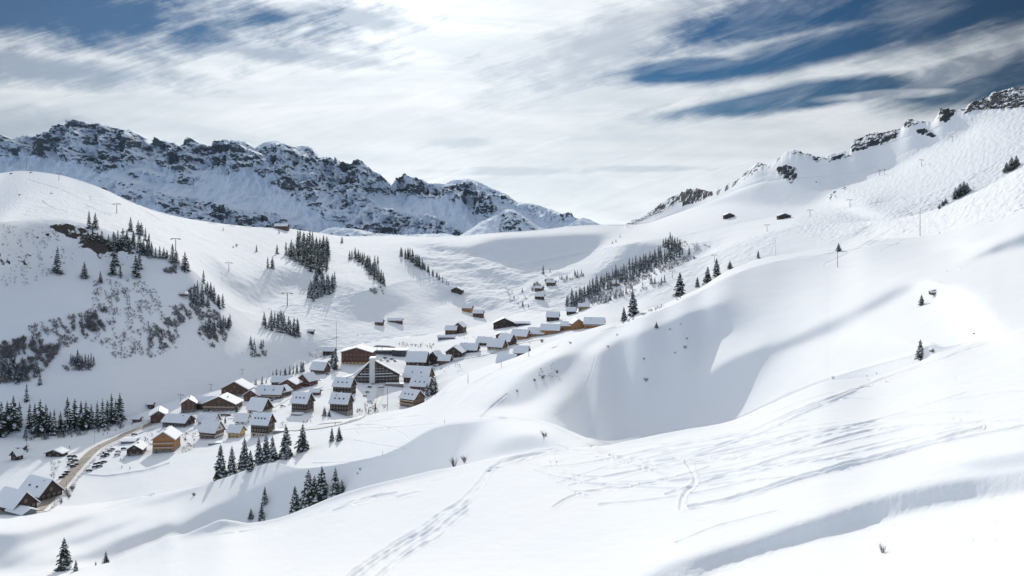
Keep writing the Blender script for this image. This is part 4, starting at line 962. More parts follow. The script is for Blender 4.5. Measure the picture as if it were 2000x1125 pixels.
for x, y, h in ((1255, 557, 10), (1272, 554, 18), (1279, 554, 14), (1292, 552, 12), (1298, 551, 16)): far_tree(x, y, h, 'small spruce in the short row on the far slope left of the crest spruces', 'small spruces in the short row on the far slope', True, lo=500)
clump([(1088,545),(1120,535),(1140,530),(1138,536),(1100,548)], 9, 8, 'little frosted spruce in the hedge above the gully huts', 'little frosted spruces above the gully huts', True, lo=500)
for x, y, h in ((533,736,14),(540,736,16),(548,735,14),(557,733,18),(566,731,20),(573,730,18),(580,729,22),(588,727,22),(592,726,22),(500,752,14),(512,750,16),(497,753,10),(520,748,8)):
    far_tree(x, y, h, 'spruce in the thin row behind the upper left chalets', 'spruces in the row behind the upper left chalets', lo=430)
for x, y, h, lb, fr in ((656,722,42,'tall frosted tree standing in front of the red-brown hotel',True),(650,716,30,'lower frosted tree beside the tall one by the red-brown hotel',True),(463,804,18,'snowy spruce between the parking and the stone-based chalet',False),(440,826,14,'small spruce left of the little white house',False),
                       (634,812,18,'snowy spruce at the left corner of the front right block',True),(643,813,14,'low snowy spruce before the front right block',True),(733,800,14,'small spruce by the curve of the village road',False),(720,806,10,'bush spruce by the curve of the village road',False),
                       (850,768,30,'frosted tree at the right rim of the village',True),(842,772,32,'tall frosted tree behind the lowest right chalet',True),(834,774,26,'frosted tree leaning to the lowest right chalet',True),(826,776,20,'small frosted tree by the lowest right chalet',True),(53,883,12,'lone thin spruce between the two little huts at the left',False),(66,937,8,'tiny spruce on the snow above the dark farmhouse',False)):
    far_tree(x, y, h, lb, None, fr, lo=330, sx=1.3 if fr else 1.1)
def realise_far(limit):
    FAR.sort(key=lambda t: -t[0])
    for (_, name, frost, k, loc, sc, rz, label, group) in FAR[:limit]:
        o = link(name, (FROST_T if frost else FAR_T)[k]); o.location = loc; o.scale = sc; o.rotation_euler = (0, 0, rz); tag(o, label, 'tree', group)
    V = []; Fc = []; MI = []; nv = 0
    for (_, name, frost, k, loc, sc, rz, label, group) in FAR[limit:]:
        me = (FROST_T if frost else FAR_T)[k]; M = Matrix.LocRotScale(loc, Matrix.Rotation(rz, 3, 'Z'), sc)
        V += [tuple(M @ v.co) for v in me.vertices]
        for p in me.polygons: Fc.append(tuple(i + nv for i in p.vertices)); MI.append(p.material_index + (3 if frost else 0))
        nv = len(V)
    me = bpy.data.meshes.new('spruce_wood'); me.from_pydata(V, [], Fc)
    for m in (M_NEEDLE, M_TREESNOW, M_BARK, M_NEEDLE_F, M_TREESNOW, M_BARK): me.materials.append(m)
    me.polygons.foreach_set('material_index', MI); me.update()
    tag(link('spruce_wood', me), 'the many smallest far spruces filling the woods on the piste hill and in the ravine', 'forest', kind='stuff')
# forested far slope: too many to count
def wood_mass(name, poly, n, h, lo, label, mats, base=None):
    m = MB(); k = 0; tries = 0; xs = [p[0] for p in poly]; yq = [p[1] for p in poly]
    while k < n and tries < n * 40:
        tries += 1; x = rnd.uniform(min(xs), max(xs)); y = rnd.uniform(min(yq), max(yq))
        if poly_mask(poly, np.array([x]), np.array([y]), .01)[0] < .5: continue
        D = lo * GS if base else None
        P = Vector(((x - 1000) / F * D, D, -(y - HY) / F * D)) if base else at(x, y, lo)[0]
        mpp = P.y / F; hh = h * mpp * rnd.uniform(.6, 1.2); r0 = hh * rnd.uniform(.16, .26); k += 1
        mi = 0 if rnd.random() < .72 else 1; a0 = rnd.uniform(0, 6)
        for lv in range(3):
            zb = hh * (.0 + .3 * lv); zt = hh * (.55 + .225 * lv); rr = r0 * (1 - .27 * lv)
            for q in range(4):
                a = a0 + lv + q * 1.571; b_ = a + 1.571
                m.face([(P.x + math.cos(a) * rr, P.y + math.sin(a) * rr, P.z + zb), (P.x + math.cos(b_) * rr, P.y + math.sin(b_) * rr, P.z + zb), (P.x, P.y, P.z + zt)], mi)
    o = m.build(name, mats); tag(o, label, 'forest', kind='stuff')
M_FARWOOD = mat('far_wood', (0.05, 0.065, 0.085), 0.9, 0.4, 0.02)
# scrub: bare twiggy bushes, frosted
def bush_mesh(seed, n=26, spread=.6):
    r = random.Random(seed); m = MB()
    for i in range(n):
        a = r.uniform(0, 6.28); t = r.uniform(.1, spread); d = Vector((math.cos(a) * t, math.sin(a) * t, 1)).normalized(); L = r.uniform(.5, 1.0)
        p = Vector((math.cos(a) * .08, math.sin(a) * .08, -.1)); q = p + d * L * .6; m.tube(p, q, .018, .012, 3, cap=False)
        for j in range(3):
            e = (d + Vector((r.uniform(-.6, .6), r.uniform(-.6, .6), r.uniform(-.1, .4)))).normalized(); s = p + d * L * r.uniform(.3, .6); m.tube(s, s + e * L * r.uniform(.25, .5), .010, .004, 3, cap=False)
    return m
SHRUB = [bush_mesh(s).mesh('shrub', M_TWIG) for s in (1, 2, 3)]; SHRUB_F = [bush_mesh(s).mesh('frosted_shrub', M_TWIG_F) for s in (4, 5)]
def shrub(px, py, hpx, label, frost=False, wide=1.0, lo=None):
    P, mpp = at(px, py, lo); h = hpx * mpp; o = link('bare_shrub', rnd.choice(SHRUB_F if frost else SHRUB)); o.location = P; o.scale = (h * wide, h * wide, h); o.rotation_euler = (0, 0, rnd.uniform(0, 6)); tag(o, label, 'shrub'); return o
shrub(888, 911, 26, 'grey bare twiggy shrub, left of the two by the foreground snow edge', wide=.9); shrub(908, 902, 20, 'thin pale bare shrub, right of the two by the foreground snow edge', wide=1.1)
for x, y, h, lb in ((1060, 738, 10, 'bare shrub in the middle of the small shaded patch'), (1044, 744, 8, 'left bare shrub in the small shaded patch'), (1088, 728, 9, 'upper right bare shrub of the small shaded patch'), (1010, 765, 7, 'lowest bare shrub in the small shaded patch'), (1188, 678, 7, 'dark bare shrub at the upper left of the shaded bowl'),
                    (1262, 744, 11, 'bare shrub low in the middle of the shaded bowl'), (1258, 702, 6, 'thin bare shrub above the low bowl shrub'), (1338, 680, 9, 'dense bare shrub high on the right of the shaded bowl'), (1342, 662, 6, 'faint bare shrub just above the dense bowl shrub'), (1309, 644, 5, 'small bare shrub near the top of the bowl'), (1330, 634, 4, 'tiny bare shrub near the bowl rim'), (1205, 655, 5, 'small bare shrub right of the upper left bowl shrub'), (1318, 690, 5, 'small bare shrub left of the dense bowl shrub'),
                    (1627, 739, 8, 'bare shrub on the snow shoulder above the tracks'), (1693, 735, 4, 'small bare twig tuft right of the shoulder shrub'), (1712, 730, 4, 'small dark twig tuft on the snow shoulder'), (1724, 1079, 26, 'thin forked twig poking out of the near snow at the bottom right'), (1063, 852, 15, 'slim bare sapling on the small snow dome'), (704, 918, 7, 'small dark twig on the shaded face'), (698, 926, 5, 'smaller dark twig on the shaded face'),
                    (379, 968, 10, 'brownish bare shrub below the crest spruces'), (1114, 671, 7, 'tiny bush on the lit ridge crossing'), (1058, 668, 10, 'small dark bush beside the orange chalets'), (38, 382, 6, 'dark scrub patch on the upper left hill'), (462, 482, 5, 'dark scrub patch right on the lit piste'), (305, 357, 4, 'small scrub on the left hill skyline')):
    shrub(x, y, h, lb, frost=(x > 1620 or 1170 < x < 1345), wide=.7 if h > 20 else 1.2)
def scrub_mass(name, patches, lo, label, fr=.8):
    m = MB()
    for (poly, n, h) in patches:
        xs = [p[0] for p in poly]; yq = [p[1] for p in poly]; k = 0; tries = 0
        n = int(n * 1.9); h = h * .8
        while k < n and tries < n * 30:
            tries += 1; x = rnd.uniform(min(xs), max(xs)); y = rnd.uniform(min(yq), max(yq))
            if poly_mask(poly, np.array([x]), np.array([y]), .01)[0] < .5: continue
            if float(fbm(np.array([(x - y * .6) / 15. + 3]), np.array([(y + x * .7) / 34.]), 3, 8)[0]) < -.07: continue
            k += 1; P, mpp = at(x, y, lo); hh = h * mpp * rnd.uniform(.5, 1.2)
            for i in range(8):
                a = rnd.uniform(0, 6.28); t = rnd.uniform(.1, 1.5); e = Vector((math.cos(a) * t, math.sin(a) * t, 1)).normalized() * hh * rnd.uniform(.5, 1)
                s = Vector((-math.sin(a), math.cos(a), .2)) * hh * rnd.uniform(.03, .07)
                m.face([P - s * .3 + Vector((0, 0, -.2)), P + e * .55 - s, P + e, P + e * .6 + s], 0 if rnd.random() < fr else 1)
    o = m.build(name, [M_TWIG_F, M_TWIG]); tag(o, label, 'scrub', kind='stuff')
realise_far(250)
scrub_mass('scrub', [([(330,600),(390,590),(430,615),(440,640),(420,680),(390,660),(380,620),(345,640),(320,640)], 520, 8), ([(290,640),(340,625),(350,660),(320,685),(290,680)], 160, 8), ([(140,640),(205,600),(215,635),(160,660)], 160, 10), ([(200,590),(260,540),(300,560),(330,620),(345,680),(300,700),(210,680),(130,650),(110,640)], 520, 7),
   ([(50,640),(120,620),(200,605),(210,640),(130,680),(60,665)], 260, 9), ([(0,670),(50,660),(120,680),(90,720),(60,745),(0,750)], 620, 13), ([(400,640),(450,640),(440,670),(410,680)], 110, 9), ([(180,550),(260,540),(240,590),(180,600)], 100, 6), ([(310,530),(345,520),(350,535),(320,535)], 60, 8), ([(360,570),(385,560),(388,588),(362,588)], 50, 8),
   ([(0,440),(120,440),(130,520),(60,560),(0,560)], 130, 6), ([(50,850),(240,828),(240,838),(120,858),(50,862)], 120, 11), ([(470,690),(520,685),(530,695),(490,700)], 50, 7), ([(120,715),(185,712),(180,725),(130,725)], 50, 9), ([(210,690),(260,685),(255,700),(215,700)], 30, 6)],
   330, 'patchy grey frosted scrub covering the steep shaded face of the left hill')
scrub_mass('ravine_scrub', [([(1100,598),(1200,560),(1300,515),(1345,500),(1360,505),(1280,540),(1200,575),(1120,605)], 330, 7), ([(1150,592),(1240,566),(1300,548),(1300,556),(1230,576),(1160,600)], 120, 6), ([(1035,560),(1060,545),(1090,550),(1060,562),(1040,570)], 80, 7), ([(1090,550),(1140,534),(1140,540),(1100,552)], 50, 5), ([(1320,465),(1390,480),(1370,495),(1330,480)], 50, 5), ([(720,565),(745,560),(750,575),(725,575)], 40, 6), ([(985,560),(1030,580),(1030,600),(1000,600)], 30, 5)],
   480, 'grey frosted scrub filling the ravine and gully on the far valley side')
scrub_mass('village_scrub', [([(360,860),(390,850),(375,880),(355,885)], 30, 5), ([(100,890),(120,900),(105,935),(98,930)], 40, 4), ([(120,960),(150,945),(135,975),(118,985)], 50, 7), ([(690,800),(760,790),(740,805),(700,812)], 50, 5), ([(1210,630),(1330,580),(1330,585),(1220,633)], 40, 5), ([(1045,720),(1090,705),(1090,735),(1045,745)], 14, 6), ([(600,690),(640,680),(640,700),(610,700)], 20, 5), ([(420,830),(470,830),(480,850),(430,850)], 20, 5), ([(350,850),(380,838),(385,850),(360,862)], 20, 5), ([(530,835),(560,820),(570,835),(540,845)], 16, 4), ([(700,790),(730,780),(735,795),(705,800)], 16, 5), ([(860,720),(900,710),(905,725),(870,730)], 14, 4), ([(995,670),(1040,660),(1040,672),(1000,680)], 14, 4), ([(280,850),(300,845),(300,870),(285,872)], 16, 5)],
   200, 'loose bare hedges and twigs between the chalets and along the road', .4)
print('trees', round(time.time() - T0, 1))
# ------------------------------------------------------------------ road and trodden ground
def ribbon(name, pts, width, m, lift, label=None, kind='structure', cat=None, nseg=90, lo=200, wander=0.0):
    P = np.array(pts, float); s = np.arange(len(P)); tt = np.linspace(0, len(P) - 1, nseg)
    px = pchip(s, P[:, 0], tt); py = pchip(s, P[:, 1], tt); W = [at(a, b_, lo)[0] for a, b_ in zip(px, py)]
    mb = MB(); rows = []
    for i, p in enumerate(W):
        a = W[max(0, i-1)]; b_ = W[min(len(W)-1, i+1)]; d = (b_ - a); d.z = 0; d.normalize(); n = Vector((d.y, -d.x, 0)); row = []
        hw = width * .5 * (1 + wander * rnd.uniform(-1, 1))
        for k in range(7):
            o = -hw + 2 * hw * k / 6; x, y = p.x + n.x * o, p.y + n.y * o; row.append((x, y, gz(x, y) + lift))
        rows.append(row)
    mb.v = [v for r_ in rows for v in r_]
    for i in range(len(rows) - 1):
        for k in range(6): mb.f.append((i*7+k, i*7+k+1, (i+1)*7+k+1, (i+1)*7+k)); mb.mi.append(0)
    o = mb.build(name, m, None, True); o['kind'] = kind
    return o
def road_material(name, c0, c1, c2):
    m = bpy.data.materials.new(name); m.use_nodes = True; g = NT(m.node_tree); b = g.n['Principled BSDF']; geo = g.new('ShaderNodeNewGeometry')
    n = g.noise(geo.outputs['Position'], 0.25, 6, 0.65); n2 = g.noise(geo.outputs['Position'], 1.6, 4, 0.6)
    g.link(g.mix(g.sm(n2, .35, .65), g.mix(g.sm(n, .35, .6), c0, c1), c2), b.inputs['Base Color']); b.inputs['Roughness'].default_value = .8; return m
M_ROAD = road_material('slushy_road', rgb(.20, .165, .13), rgb(.42, .37, .31), rgb(.30, .25, .20)); M_TROD = road_material('trodden_snow', rgb(.60, .58, .57), rgb(.78, .78, .78), rgb(.70, .68, .67)); M_VERGE = road_material('packed_snow', rgb(.70, .67, .63), rgb(.82, .81, .80), rgb(.76, .74, .72))
ribbon('snowy_verge', [(70,1002),(100,975),(130,940),(160,905),(190,876),(230,856),(265,840),(292,829),(318,818)], 12.0, M_VERGE, .28, wander=.06)
ribbon('road', [(72,1000),(98,975),(128,941),(158,906),(188,877),(228,857),(263,841),(290,830),(312,820)], 6.8, M_ROAD, .55)
ribbon('path', [(290,830),(330,812),(380,812),(430,808),(470,812),(520,800),(560,780),(600,765),(628,755)], 6.0, M_TROD, .35)
ribbon('path', [(628,826),(680,822),(718,808),(735,790),(742,770),(745,750),(760,735),(790,728)], 6.5, M_TROD, .35)
ribbon('path', [(545,842),(600,838),(650,832),(700,815)], 5.0, M_TROD, .4)
ribbon('path', [(850,716),(900,702),(960,690),(1010,672),(1060,662)], 5.0, M_TROD, .35)

# ------------------------------------------------------------------ houses
def window_mesh(w, h, lit=False):
    m = MB(); m.box(-w/2, w/2, -.10, .0, 0, h, 0); m.box(-w/2+.12, w/2-.12, -.13, -.10, .12, h-.12, 1); m.box(-.05, .05, -.16, -.13, .12, h-.12, 0); return m
WIN = {}
def get_win(w, h, dark):
    k = (round(w, 1), round(h, 1), dark)
    if k not in WIN: WIN[k] = window_mesh(w, h).mesh('window', [M_FRAME_D if dark else M_FRAME, M_GLASS])
    return WIN[k]
def house(px, py, label, W=24, H=10, R=8, D=None, rot=-12, ridge='x', wall=M_WOOD_BROWN, base=None, bh=.3, over=1.0, cat='house', name='chalet', lo=330, wins=(4, 2), gwins=(3, 2), balc=0, chim=1, win_dark=False, snow=.55, skylights=0, upper=None, soff=None, dorm=0, door=True):
    """W = width across the front in px, H = wall height px, R = roof rise px, D = depth px; front wall centre stands at (px,py)"""
    snow *= random.Random(int(px * 3 + py)).uniform(.65, 1.6); W *= 1.07; H *= 1.07; R *= 1.07; P, mpp = at(px, py, lo); D = (D or W * .9) * 1.05
    w, h, r_, d = W * mpp, H * mpp, R * mpp, D * mpp
    t = thing(name, label, cat, P, math.radians(rot))
    # walls: body with gables in one prism
    mb = MB(); x0, x1, y0, y1 = -w/2, w/2, 0, d
    if ridge == 'x':
        gab = [(y0, -3.5), (y1, -3.5), (y1, h), (d/2, h + r_), (y0, h)]; mb.prism(gab, 'x', x0, x1); run, half = w, d/2
    else:
        gab = [(x0, -3.5), (x1, -3.5), (x1, h), (0, h + r_), (x0, h)]; mb.prism(gab, 'y', y0, y1); run, half = d, w/2
    wl = mb.build('wall', wall, t)
    if base:
        b = MB(); b.box(x0 - .12, x1 + .12, y0 - .12, y1 + .12, -4, h * bh); b.build('plinth', base, t)
    # roof: two boarded slopes, each with its snow
    ov = over; th = .28; sl = math.hypot(half + ov, r_ * (half + ov) / half); ang = math.atan2(r_, half)
    rf = MB(); sn = MB()
    def slab(m, t0, t1, side, e0, e1, x_ov, wavy=0):
        # cross-section from ridge outwards
        c, s_ = math.cos(ang), math.sin(ang)
        def Q(u, v): # u outwards from ridge, v up normal
            return (side * (u * c + v * s_), h + r_ - u * s_ + v * c)
        pts = [Q(0 if side > 0 else 0, t0), Q(e1, t0), Q(e1, t1), Q(0, t1)]
        a, b_ = (x0 - x_ov, x1 + x_ov) if ridge == 'x' else (y0 - x_ov, y1 + x_ov)
        if ridge == 'x': m.prism([(d/2 + p[0], p[1]) for p in pts], 'x', a, b_)
        else: m.prism([(p[0], p[1]) for p in pts], 'y', a, b_)
    for side in (1, -1): slab(rf, 0.02, th, side, 0, sl, ov)
    roof = rf.build('roof', soff or M_WOOD_DARK, t)
    for side in (1, -1): slab(sn, th + .01, th + snow, side, 0, sl + .06, ov + .08)
    link('roof_snow', sn.mesh('roof_snow', M_SNOWTOP), roof)
    rz = random.Random(int(px * 7 + py))
    if chim:
        for k in range(chim):
            cb = MB(); cx = rz.uniform(-.28, .28) * w; cy = d/2 + rz.uniform(-.18, .1) * d
            zr = h + r_ - (abs(cy - d/2) if ridge == 'x' else abs(cx)) * r_ / half
            cb.box(cx - .45, cx + .45, cy - .4, cy + .4, zr - .5, zr + 1.5, 0); cb.box(cx - .55, cx + .55, cy - .5, cy + .5, zr + 1.5, zr + 1.8, 1); link('chimney', cb.mesh('chimney', [M_STONE, M_SNOWTOP]), roof)
    for k in range(skylights):
        cx = (-.5 + (k + .7) / (skylights + .4)) * w * .86 if ridge == 'x' else 0
        u = half * .62; c, s_ = math.cos(ang), math.sin(ang); y = d/2 - u; z = h + r_ - u * r_ / half
        db = MB(); db.box(cx - .55, cx + .55, y - .9, y + .7, z - .1, z + th + snow + .55, 0); db.box(cx - .42, cx + .42, y - .96, y - .9, z + th + snow - .5, z + th + snow + .45, 1); link('dormer', db.mesh('dormer', [M_WOOD_DARK, M_GLASS]), roof)
    # windows: front, and the side that shows
    def rows(n, r2, x_a, x_b, zt, put, zb=.0):
        for j in range(r2):
            fh = (zt - zb) / r2
            for i in range(n):
                put(x_a + (x_b - x_a) * (i + .5) / n, zb + fh * j + fh * .22, min(1.5, (x_b - x_a) / n * .45), min(1.7, fh * .52))
    def front(x, z, a, b_): o = link('window', get_win(a, b_, win_dark), t); o.location = (x, -.13 if base else 0, z)
    def right(y, z, a, b_): o = link('window', get_win(a, b_, win_dark), t); o.location = (w/2 + (.13 if base else 0), y, z); o.rotation_euler = (0, 0, math.pi/2)
    if wins[0]: rows(wins[0], wins[1], x0 + .4, x1 - .4, h, front)
    if gwins[0]: rows(gwins[0], gwins[1], y0 + .6, y1 - .6, h, right)
    if ridge == 'y' and r_ > 2.2: front(0, h + r_ * .18, 1.6, min(1.7, r_ * .45))
    if ridge == 'x' and r_ > 2.2 and gwins[0]: right(d/2, h + r_ * .2, 1.4, min(1.6, r_ * .42))
    if door:
        db = MB(); db.box(-.55, .55, -.22 if base else -.08, 0, 0, 2.1, 0); db.box(.3, .4, -.3 if base else -.14, -.08, 1.0, 1.1, 1); dd = db.build('door', [M_WOOD_DARK, M_STEEL], t); dd.location = (x0 + w * .18, 0, .05)
    for k in range(balc):
        z = h * (k + 1) / (balc + 1); bb = MB(); bb.box(x0 + .3, x1 - .3, -1.5, -.02, z - .16, z, 0); bb.box(x0 + .3, x1 - .3, -1.56, -1.46, z, z + .95, 0); bb.box(x0 + .3, x1 - .3, -1.6, -1.42, z + .95, z + 1.12, 1)
        for e in (x0 + .3, x1 - .4): bb.box(e, e + .1, -1.46, -.02, z, z + .95, 0)
        bb.build('balcony', [M_WOOD_PALE if wall in (M_WOOD_BROWN, M_WOOD_ORANGE) else M_WOOD_BROWN, M_SNOWTOP], t)
    if upper:
        ub = MB(); ub.box(x0 - .06, x1 + .06, y0 - .06, y1 + .06, h * upper[0], h - .02); ub.build('upper_storey', upper[1], t)
    return t
S, G_ = 'x', 'y'
H = house
# lower left
H(262,890,'small dark chalet with a white snow roof, left of the bright orange chalet',26,11,8,34,8,G_,M_WOOD_DARK,M_STONE,wins=(2,1),gwins=(2,1))
H(319,884,'bright orange wooden chalet with a big snow roof facing the viewer at the village front',38,24,13,44,6,G_,M_WOOD_ORANGE,M_STONE,.22,wins=(3,2),gwins=(3,2),balc=2)
H(249,866,'low snow buried garage above the small dark chalet',24,3,2,24,5,S,M_GREY,wins=(3,1),gwins=(0,0),chim=0,snow=.8)
H(339,834,'long low dark brown chalet with a grey-white roof at the left of the village',46,9,10,32,-14,S,M_WOOD_DARK,M_STONE,wins=(6,1),gwins=(2,1))
H(309,826,'red-brown gabled chalet half hidden behind the long low chalet',26,13,8,44,20,G_,M_WOOD_RED,wins=(2,1),gwins=(3,1))
H(368,806,'left wing of the wide hotel, a red-brown gabled house',25,17,8,30,14,G_,M_WOOD_RED,M_STONE,wins=(3,3),gwins=(3,2),name='hotel',cat='hotel')
H(428,803,'main wide hotel house with a low broad snow gable at the left of the village',60,13,13,36,-4,G_,M_WOOD_BROWN,M_STONE,wins=(7,2),gwins=(3,2),chim=2,balc=1,name='hotel',cat='hotel')
H(398,800,'snowy linking roof between the wings of the wide hotel',36,12,9,22,-2,S,M_WOOD_BROWN,wins=(4,2),gwins=(0,0),name='hotel',cat='hotel',chim=1)
H(458,774,'big brown chalet with a white hipped looking snow gable standing above the wide hotel',50,13,13,30,-6,G_,M_WOOD_BROWN,M_STONE,wins=(4,2),gwins=(2,1),chim=1)
H(490,783,'left gabled half of the second row chalets right of the big brown chalet',28,10,9,30,-8,G_,M_WOOD_BROWN,wins=(3,1),gwins=(2,1))
H(524,780,'long snowy roofed chalet joining the second row right of the big brown chalet',46,10,12,26,-6,S,M_WOOD_BROWN,M_STONE,wins=(6,1),gwins=(3,1),balc=1,skylights=2,chim=2)
H(540,776,'right gabled end of the second row chalets with a pale balcony',26,10,8,26,-26,G_,M_WOOD_BROWN,wins=(3,1),gwins=(2,1),balc=1)
H(548,752,'low wing with a big white roof in the highest left row of chalets',34,6,8,24,-2,S,M_WOOD_BROWN,wins=(3,1),gwins=(0,0))
H(562,764,'gabled brown chalet in the highest left row with a stone base',30,13,8,26,-10,G_,M_WOOD_RED,M_STONE,wins=(3,2),gwins=(2,1))
H(592,755,'red-brown chalet closing the highest left row at its right end',28,11,11,24,-30,G_,M_WOOD_RED,wins=(3,1),gwins=(3,1),balc=1)
H(498,808,'chalet with dark gable and cream lower wall in the middle of the left part',32,8,17,30,-20,S,M_WOOD_DARK,M_CREAM,.6,wins=(3,1),gwins=(3,2))
H(402,828,'low chalet with a white roof between the long low chalet and the white house',32,5,12,22,-10,S,M_WHITE,wins=(3,1),gwins=(2,1))
H(405,857,'white walled house with brown upper balcony behind the orange chalet to its right',34,14,16,26,-20,S,M_WHITE,M_STONE,.2,wins=(3,2),gwins=(4,2),balc=2,upper=(.55,M_WOOD_BROWN))
H(456,855,'small yellow house with a snowy roof between the white house and the dark block',24,11,9,20,-16,S,M_YELLOW,wins=(3,2),gwins=(2,1))
H(469,829,'little white walled house behind the yellow house',22,7,10,20,-12,S,M_WHITE,wins=(2,1),gwins=(1,1))
BL = dict(win_dark=False, chim=2)
H(506,853,'dark block nearest the viewer with a cream ground floor',34,24,16,26,-16,S,M_WOOD_DARK,M_CREAM,.28,wins=(6,3),gwins=(3,3),skylights=4,cat='apartments',name='apartment_block',**BL)
H(584,806,'left dark block of the middle pair with a stone-grey gable',31,19,15,26,-18,S,M_WOOD_DARK,M_STONE,.25,wins=(6,3),gwins=(3,3),skylights=3,cat='apartments',name='apartment_block',**BL)
H(661,807,'right dark block of the middle pair above the curved snow bank',34,19,15,26,-14,S,M_WOOD_DARK,M_STONE,.2,wins=(6,3),gwins=(3,3),skylights=3,cat='apartments',name='apartment_block',**BL)
H(667,768,'dark block behind the right block of the middle pair',34,13,13,26,-14,S,M_WOOD_DARK,wins=(5,2),gwins=(3,2),skylights=3,cat='apartments',name='apartment_block',**BL)
H(619,731,'brown chalet with a white roof standing alone left of the big wedge building',28,9,11,22,-22,S,M_WOOD_BROWN,M_STONE,wins=(4,1),gwins=(3,1))
H(641,694,'dark low house at the top left corner of the village',20,8,5,16,-6,S,M_WOOD_DARK,wins=(2,1),gwins=(1,1))
H(624,712,'snow covered flat shed below the top left dark house',26,4,2,20,-10,S,M_GREY,wins=(2,1),gwins=(0,0),chim=0)
H(696,712,'large red-brown hotel with rows of windows behind the wedge building',56,22,8,36,-4,G_,M_WOOD_RED,M_YELLOW,.2,wins=(8,3),gwins=(3,3),chim=2,name='hotel',cat='hotel',snow=.7)
H(614,772,'small red-brown shed left of the middle pair of blocks',16,6,4,14,-6,S,M_WOOD_RED,wins=(2,1),gwins=(0,0),chim=0,name='shed',cat='shed')
H(812,720,'tall block with a big white roof and pale end wall',36,13,15,34,-8,S,M_WOOD_DARK,M_WHITE,.1,wins=(4,2),gwins=(2,2),cat='apartments',name='apartment_block',chim=1,snow=.6)
H(846,712,'dark gabled house tucked to the right of the tall white roofed block',14,16,7,18,-30,G_,M_WOOD_DARK,wins=(2,2),gwins=(2,1))
H(812,748,'wide white roofed house above the two right blocks',48,11,17,30,-16,S,M_WOOD_BROWN,wins=(5,1),gwins=(2,1),skylights=2)
H(818,764,'white roofed block with dormers just above the lowest right chalet',36,10,14,26,-20,S,M_WOOD_RED,wins=(4,1),gwins=(2,1),skylights=3,name='apartment_block',cat='apartments')
H(795,795,'lowest right chalet of the village with orange balconies and a wide gable',34,16,13,30,-34,S,M_WOOD_BROWN,M_STONE,wins=(4,2),gwins=(5,2),balc=2,skylights=3)
# right tail of the village
H(838,706,'dark small barn at the edge right of the pale tall block',14,10,4,12,-10,S,M_WOOD_DARK,wins=(2,1),gwins=(0,0),chim=0,name='barn',cat='barn')
H(867,711,'small red-brown cabin with a grey-white roof right of the tall pale block',21,7,8,16,-14,S,M_WOOD_RED,wins=(2,1),gwins=(2,1),chim=0)
H(886,699,'black-brown gabled chalet with window dots in the right tail of the village',30,10,10,24,-14,G_,M_WOOD_DARK,wins=(3,2),gwins=(3,1),chim=3)
H(914,689,'dark house with a flat looking snow roof right of the black-brown gable',32,6,10,20,-14,S,M_WOOD_DARK,wins=(4,1),gwins=(2,1),chim=2)
H(943,675,'dark eaved house left of the two big white slopes in the village tail',26,6,8,18,-24,S,M_WOOD_DARK,wins=(3,1),gwins=(2,1))
H(966,684,'cream based chalet with two stepped white roofs in the village tail',30,7,12,22,-26,S,M_WOOD_RED,M_CREAM,.5,wins=(4,1),gwins=(3,1))
H(984,675,'dark gabled chalet directly behind the cream based chalet',26,9,11,22,-34,S,M_WOOD_DARK,wins=(3,1),gwins=(2,1))
H(978,660,'little red gable peeping over the white roofs of the village tail',18,5,4,14,-6,G_,M_WOOD_RED,wins=(2,1),gwins=(0,0),chim=0)
H(1013,664,'orange-brown chalet with a long white wing on the crest of the village tail',30,8,10,22,-24,S,M_WOOD_ORANGE,wins=(4,1),gwins=(3,1))
H(1046,657,'low white roofed chalet right of the orange-brown crest chalet',30,5,9,24,-14,S,M_WOOD_PALE,wins=(3,1),gwins=(2,1))
H(1074,653,'orange chalet with a broad snow roof in the middle of the crest row',34,8,9,22,-12,S,M_WOOD_ORANGE,wins=(4,1),gwins=(2,1))
H(1108,645,'orange low wing left of the steep orange gable on the crest row',26,8,6,20,-18,S,M_WOOD_ORANGE,wins=(3,1),gwins=(0,0))
H(1130,643,'orange chalet with a steep gable in the right of the crest row',22,10,8,24,12,G_,M_WOOD_ORANGE,wins=(3,1),gwins=(2,1))
H(1160,640,'rightmost orange chalet of the crest row with a wide flat snow roof',36,7,10,26,-10,S,M_WOOD_ORANGE,wins=(4,1),gwins=(2,1),balc=1)
H(987,714,'red-brown chalet sunk behind the snow crest, the lower of two white roofs',30,7,11,24,-14,S,M_WOOD_RED,wins=(3,1),gwins=(2,1),chim=0)
H(1017,695,'red-brown chalet sunk behind the snow crest, the upper of two white roofs',26,6,10,22,-12,S,M_WOOD_RED,wins=(3,1),gwins=(2,1),chim=0)
H(985,640,'wide dark farmhouse gable with a snowy terrace above the village tail',40,8,9,26,-2,G_,M_WOOD_DARK,wins=(4,1),gwins=(2,1),chim=0,name='farmhouse',cat='farmhouse')
H(1020,636,'long low dark sheds right of the wide dark farmhouse',26,4,2,12,-4,S,M_WOOD_DARK,wins=(3,1),gwins=(0,0),chim=0,name='shed',cat='shed')
H(880,653,'red-brown low wing of the chalet alone on the piste foot',20,8,6,20,-8,S,M_WOOD_RED,wins=(2,1),gwins=(0,0),chim=1)
H(895,651,'brown gable of the chalet alone on the piste foot, right half',18,12,7,20,-16,G_,M_WOOD_BROWN,wins=(2,1),gwins=(2,1),chim=0)
H(871,663,'grey terrace hut with a snowed up deck below the piste foot chalet',30,4,2,10,-4,S,M_GREY,wins=(4,1),gwins=(0,0),chim=0,name='hut',cat='hut')
H(911,609,'small orange cabin, the upper of two on the slope above the village',18,7,4,14,-14,S,M_WOOD_ORANGE,wins=(2,1),gwins=(1,1),chim=0,name='cabin',cat='cabin')
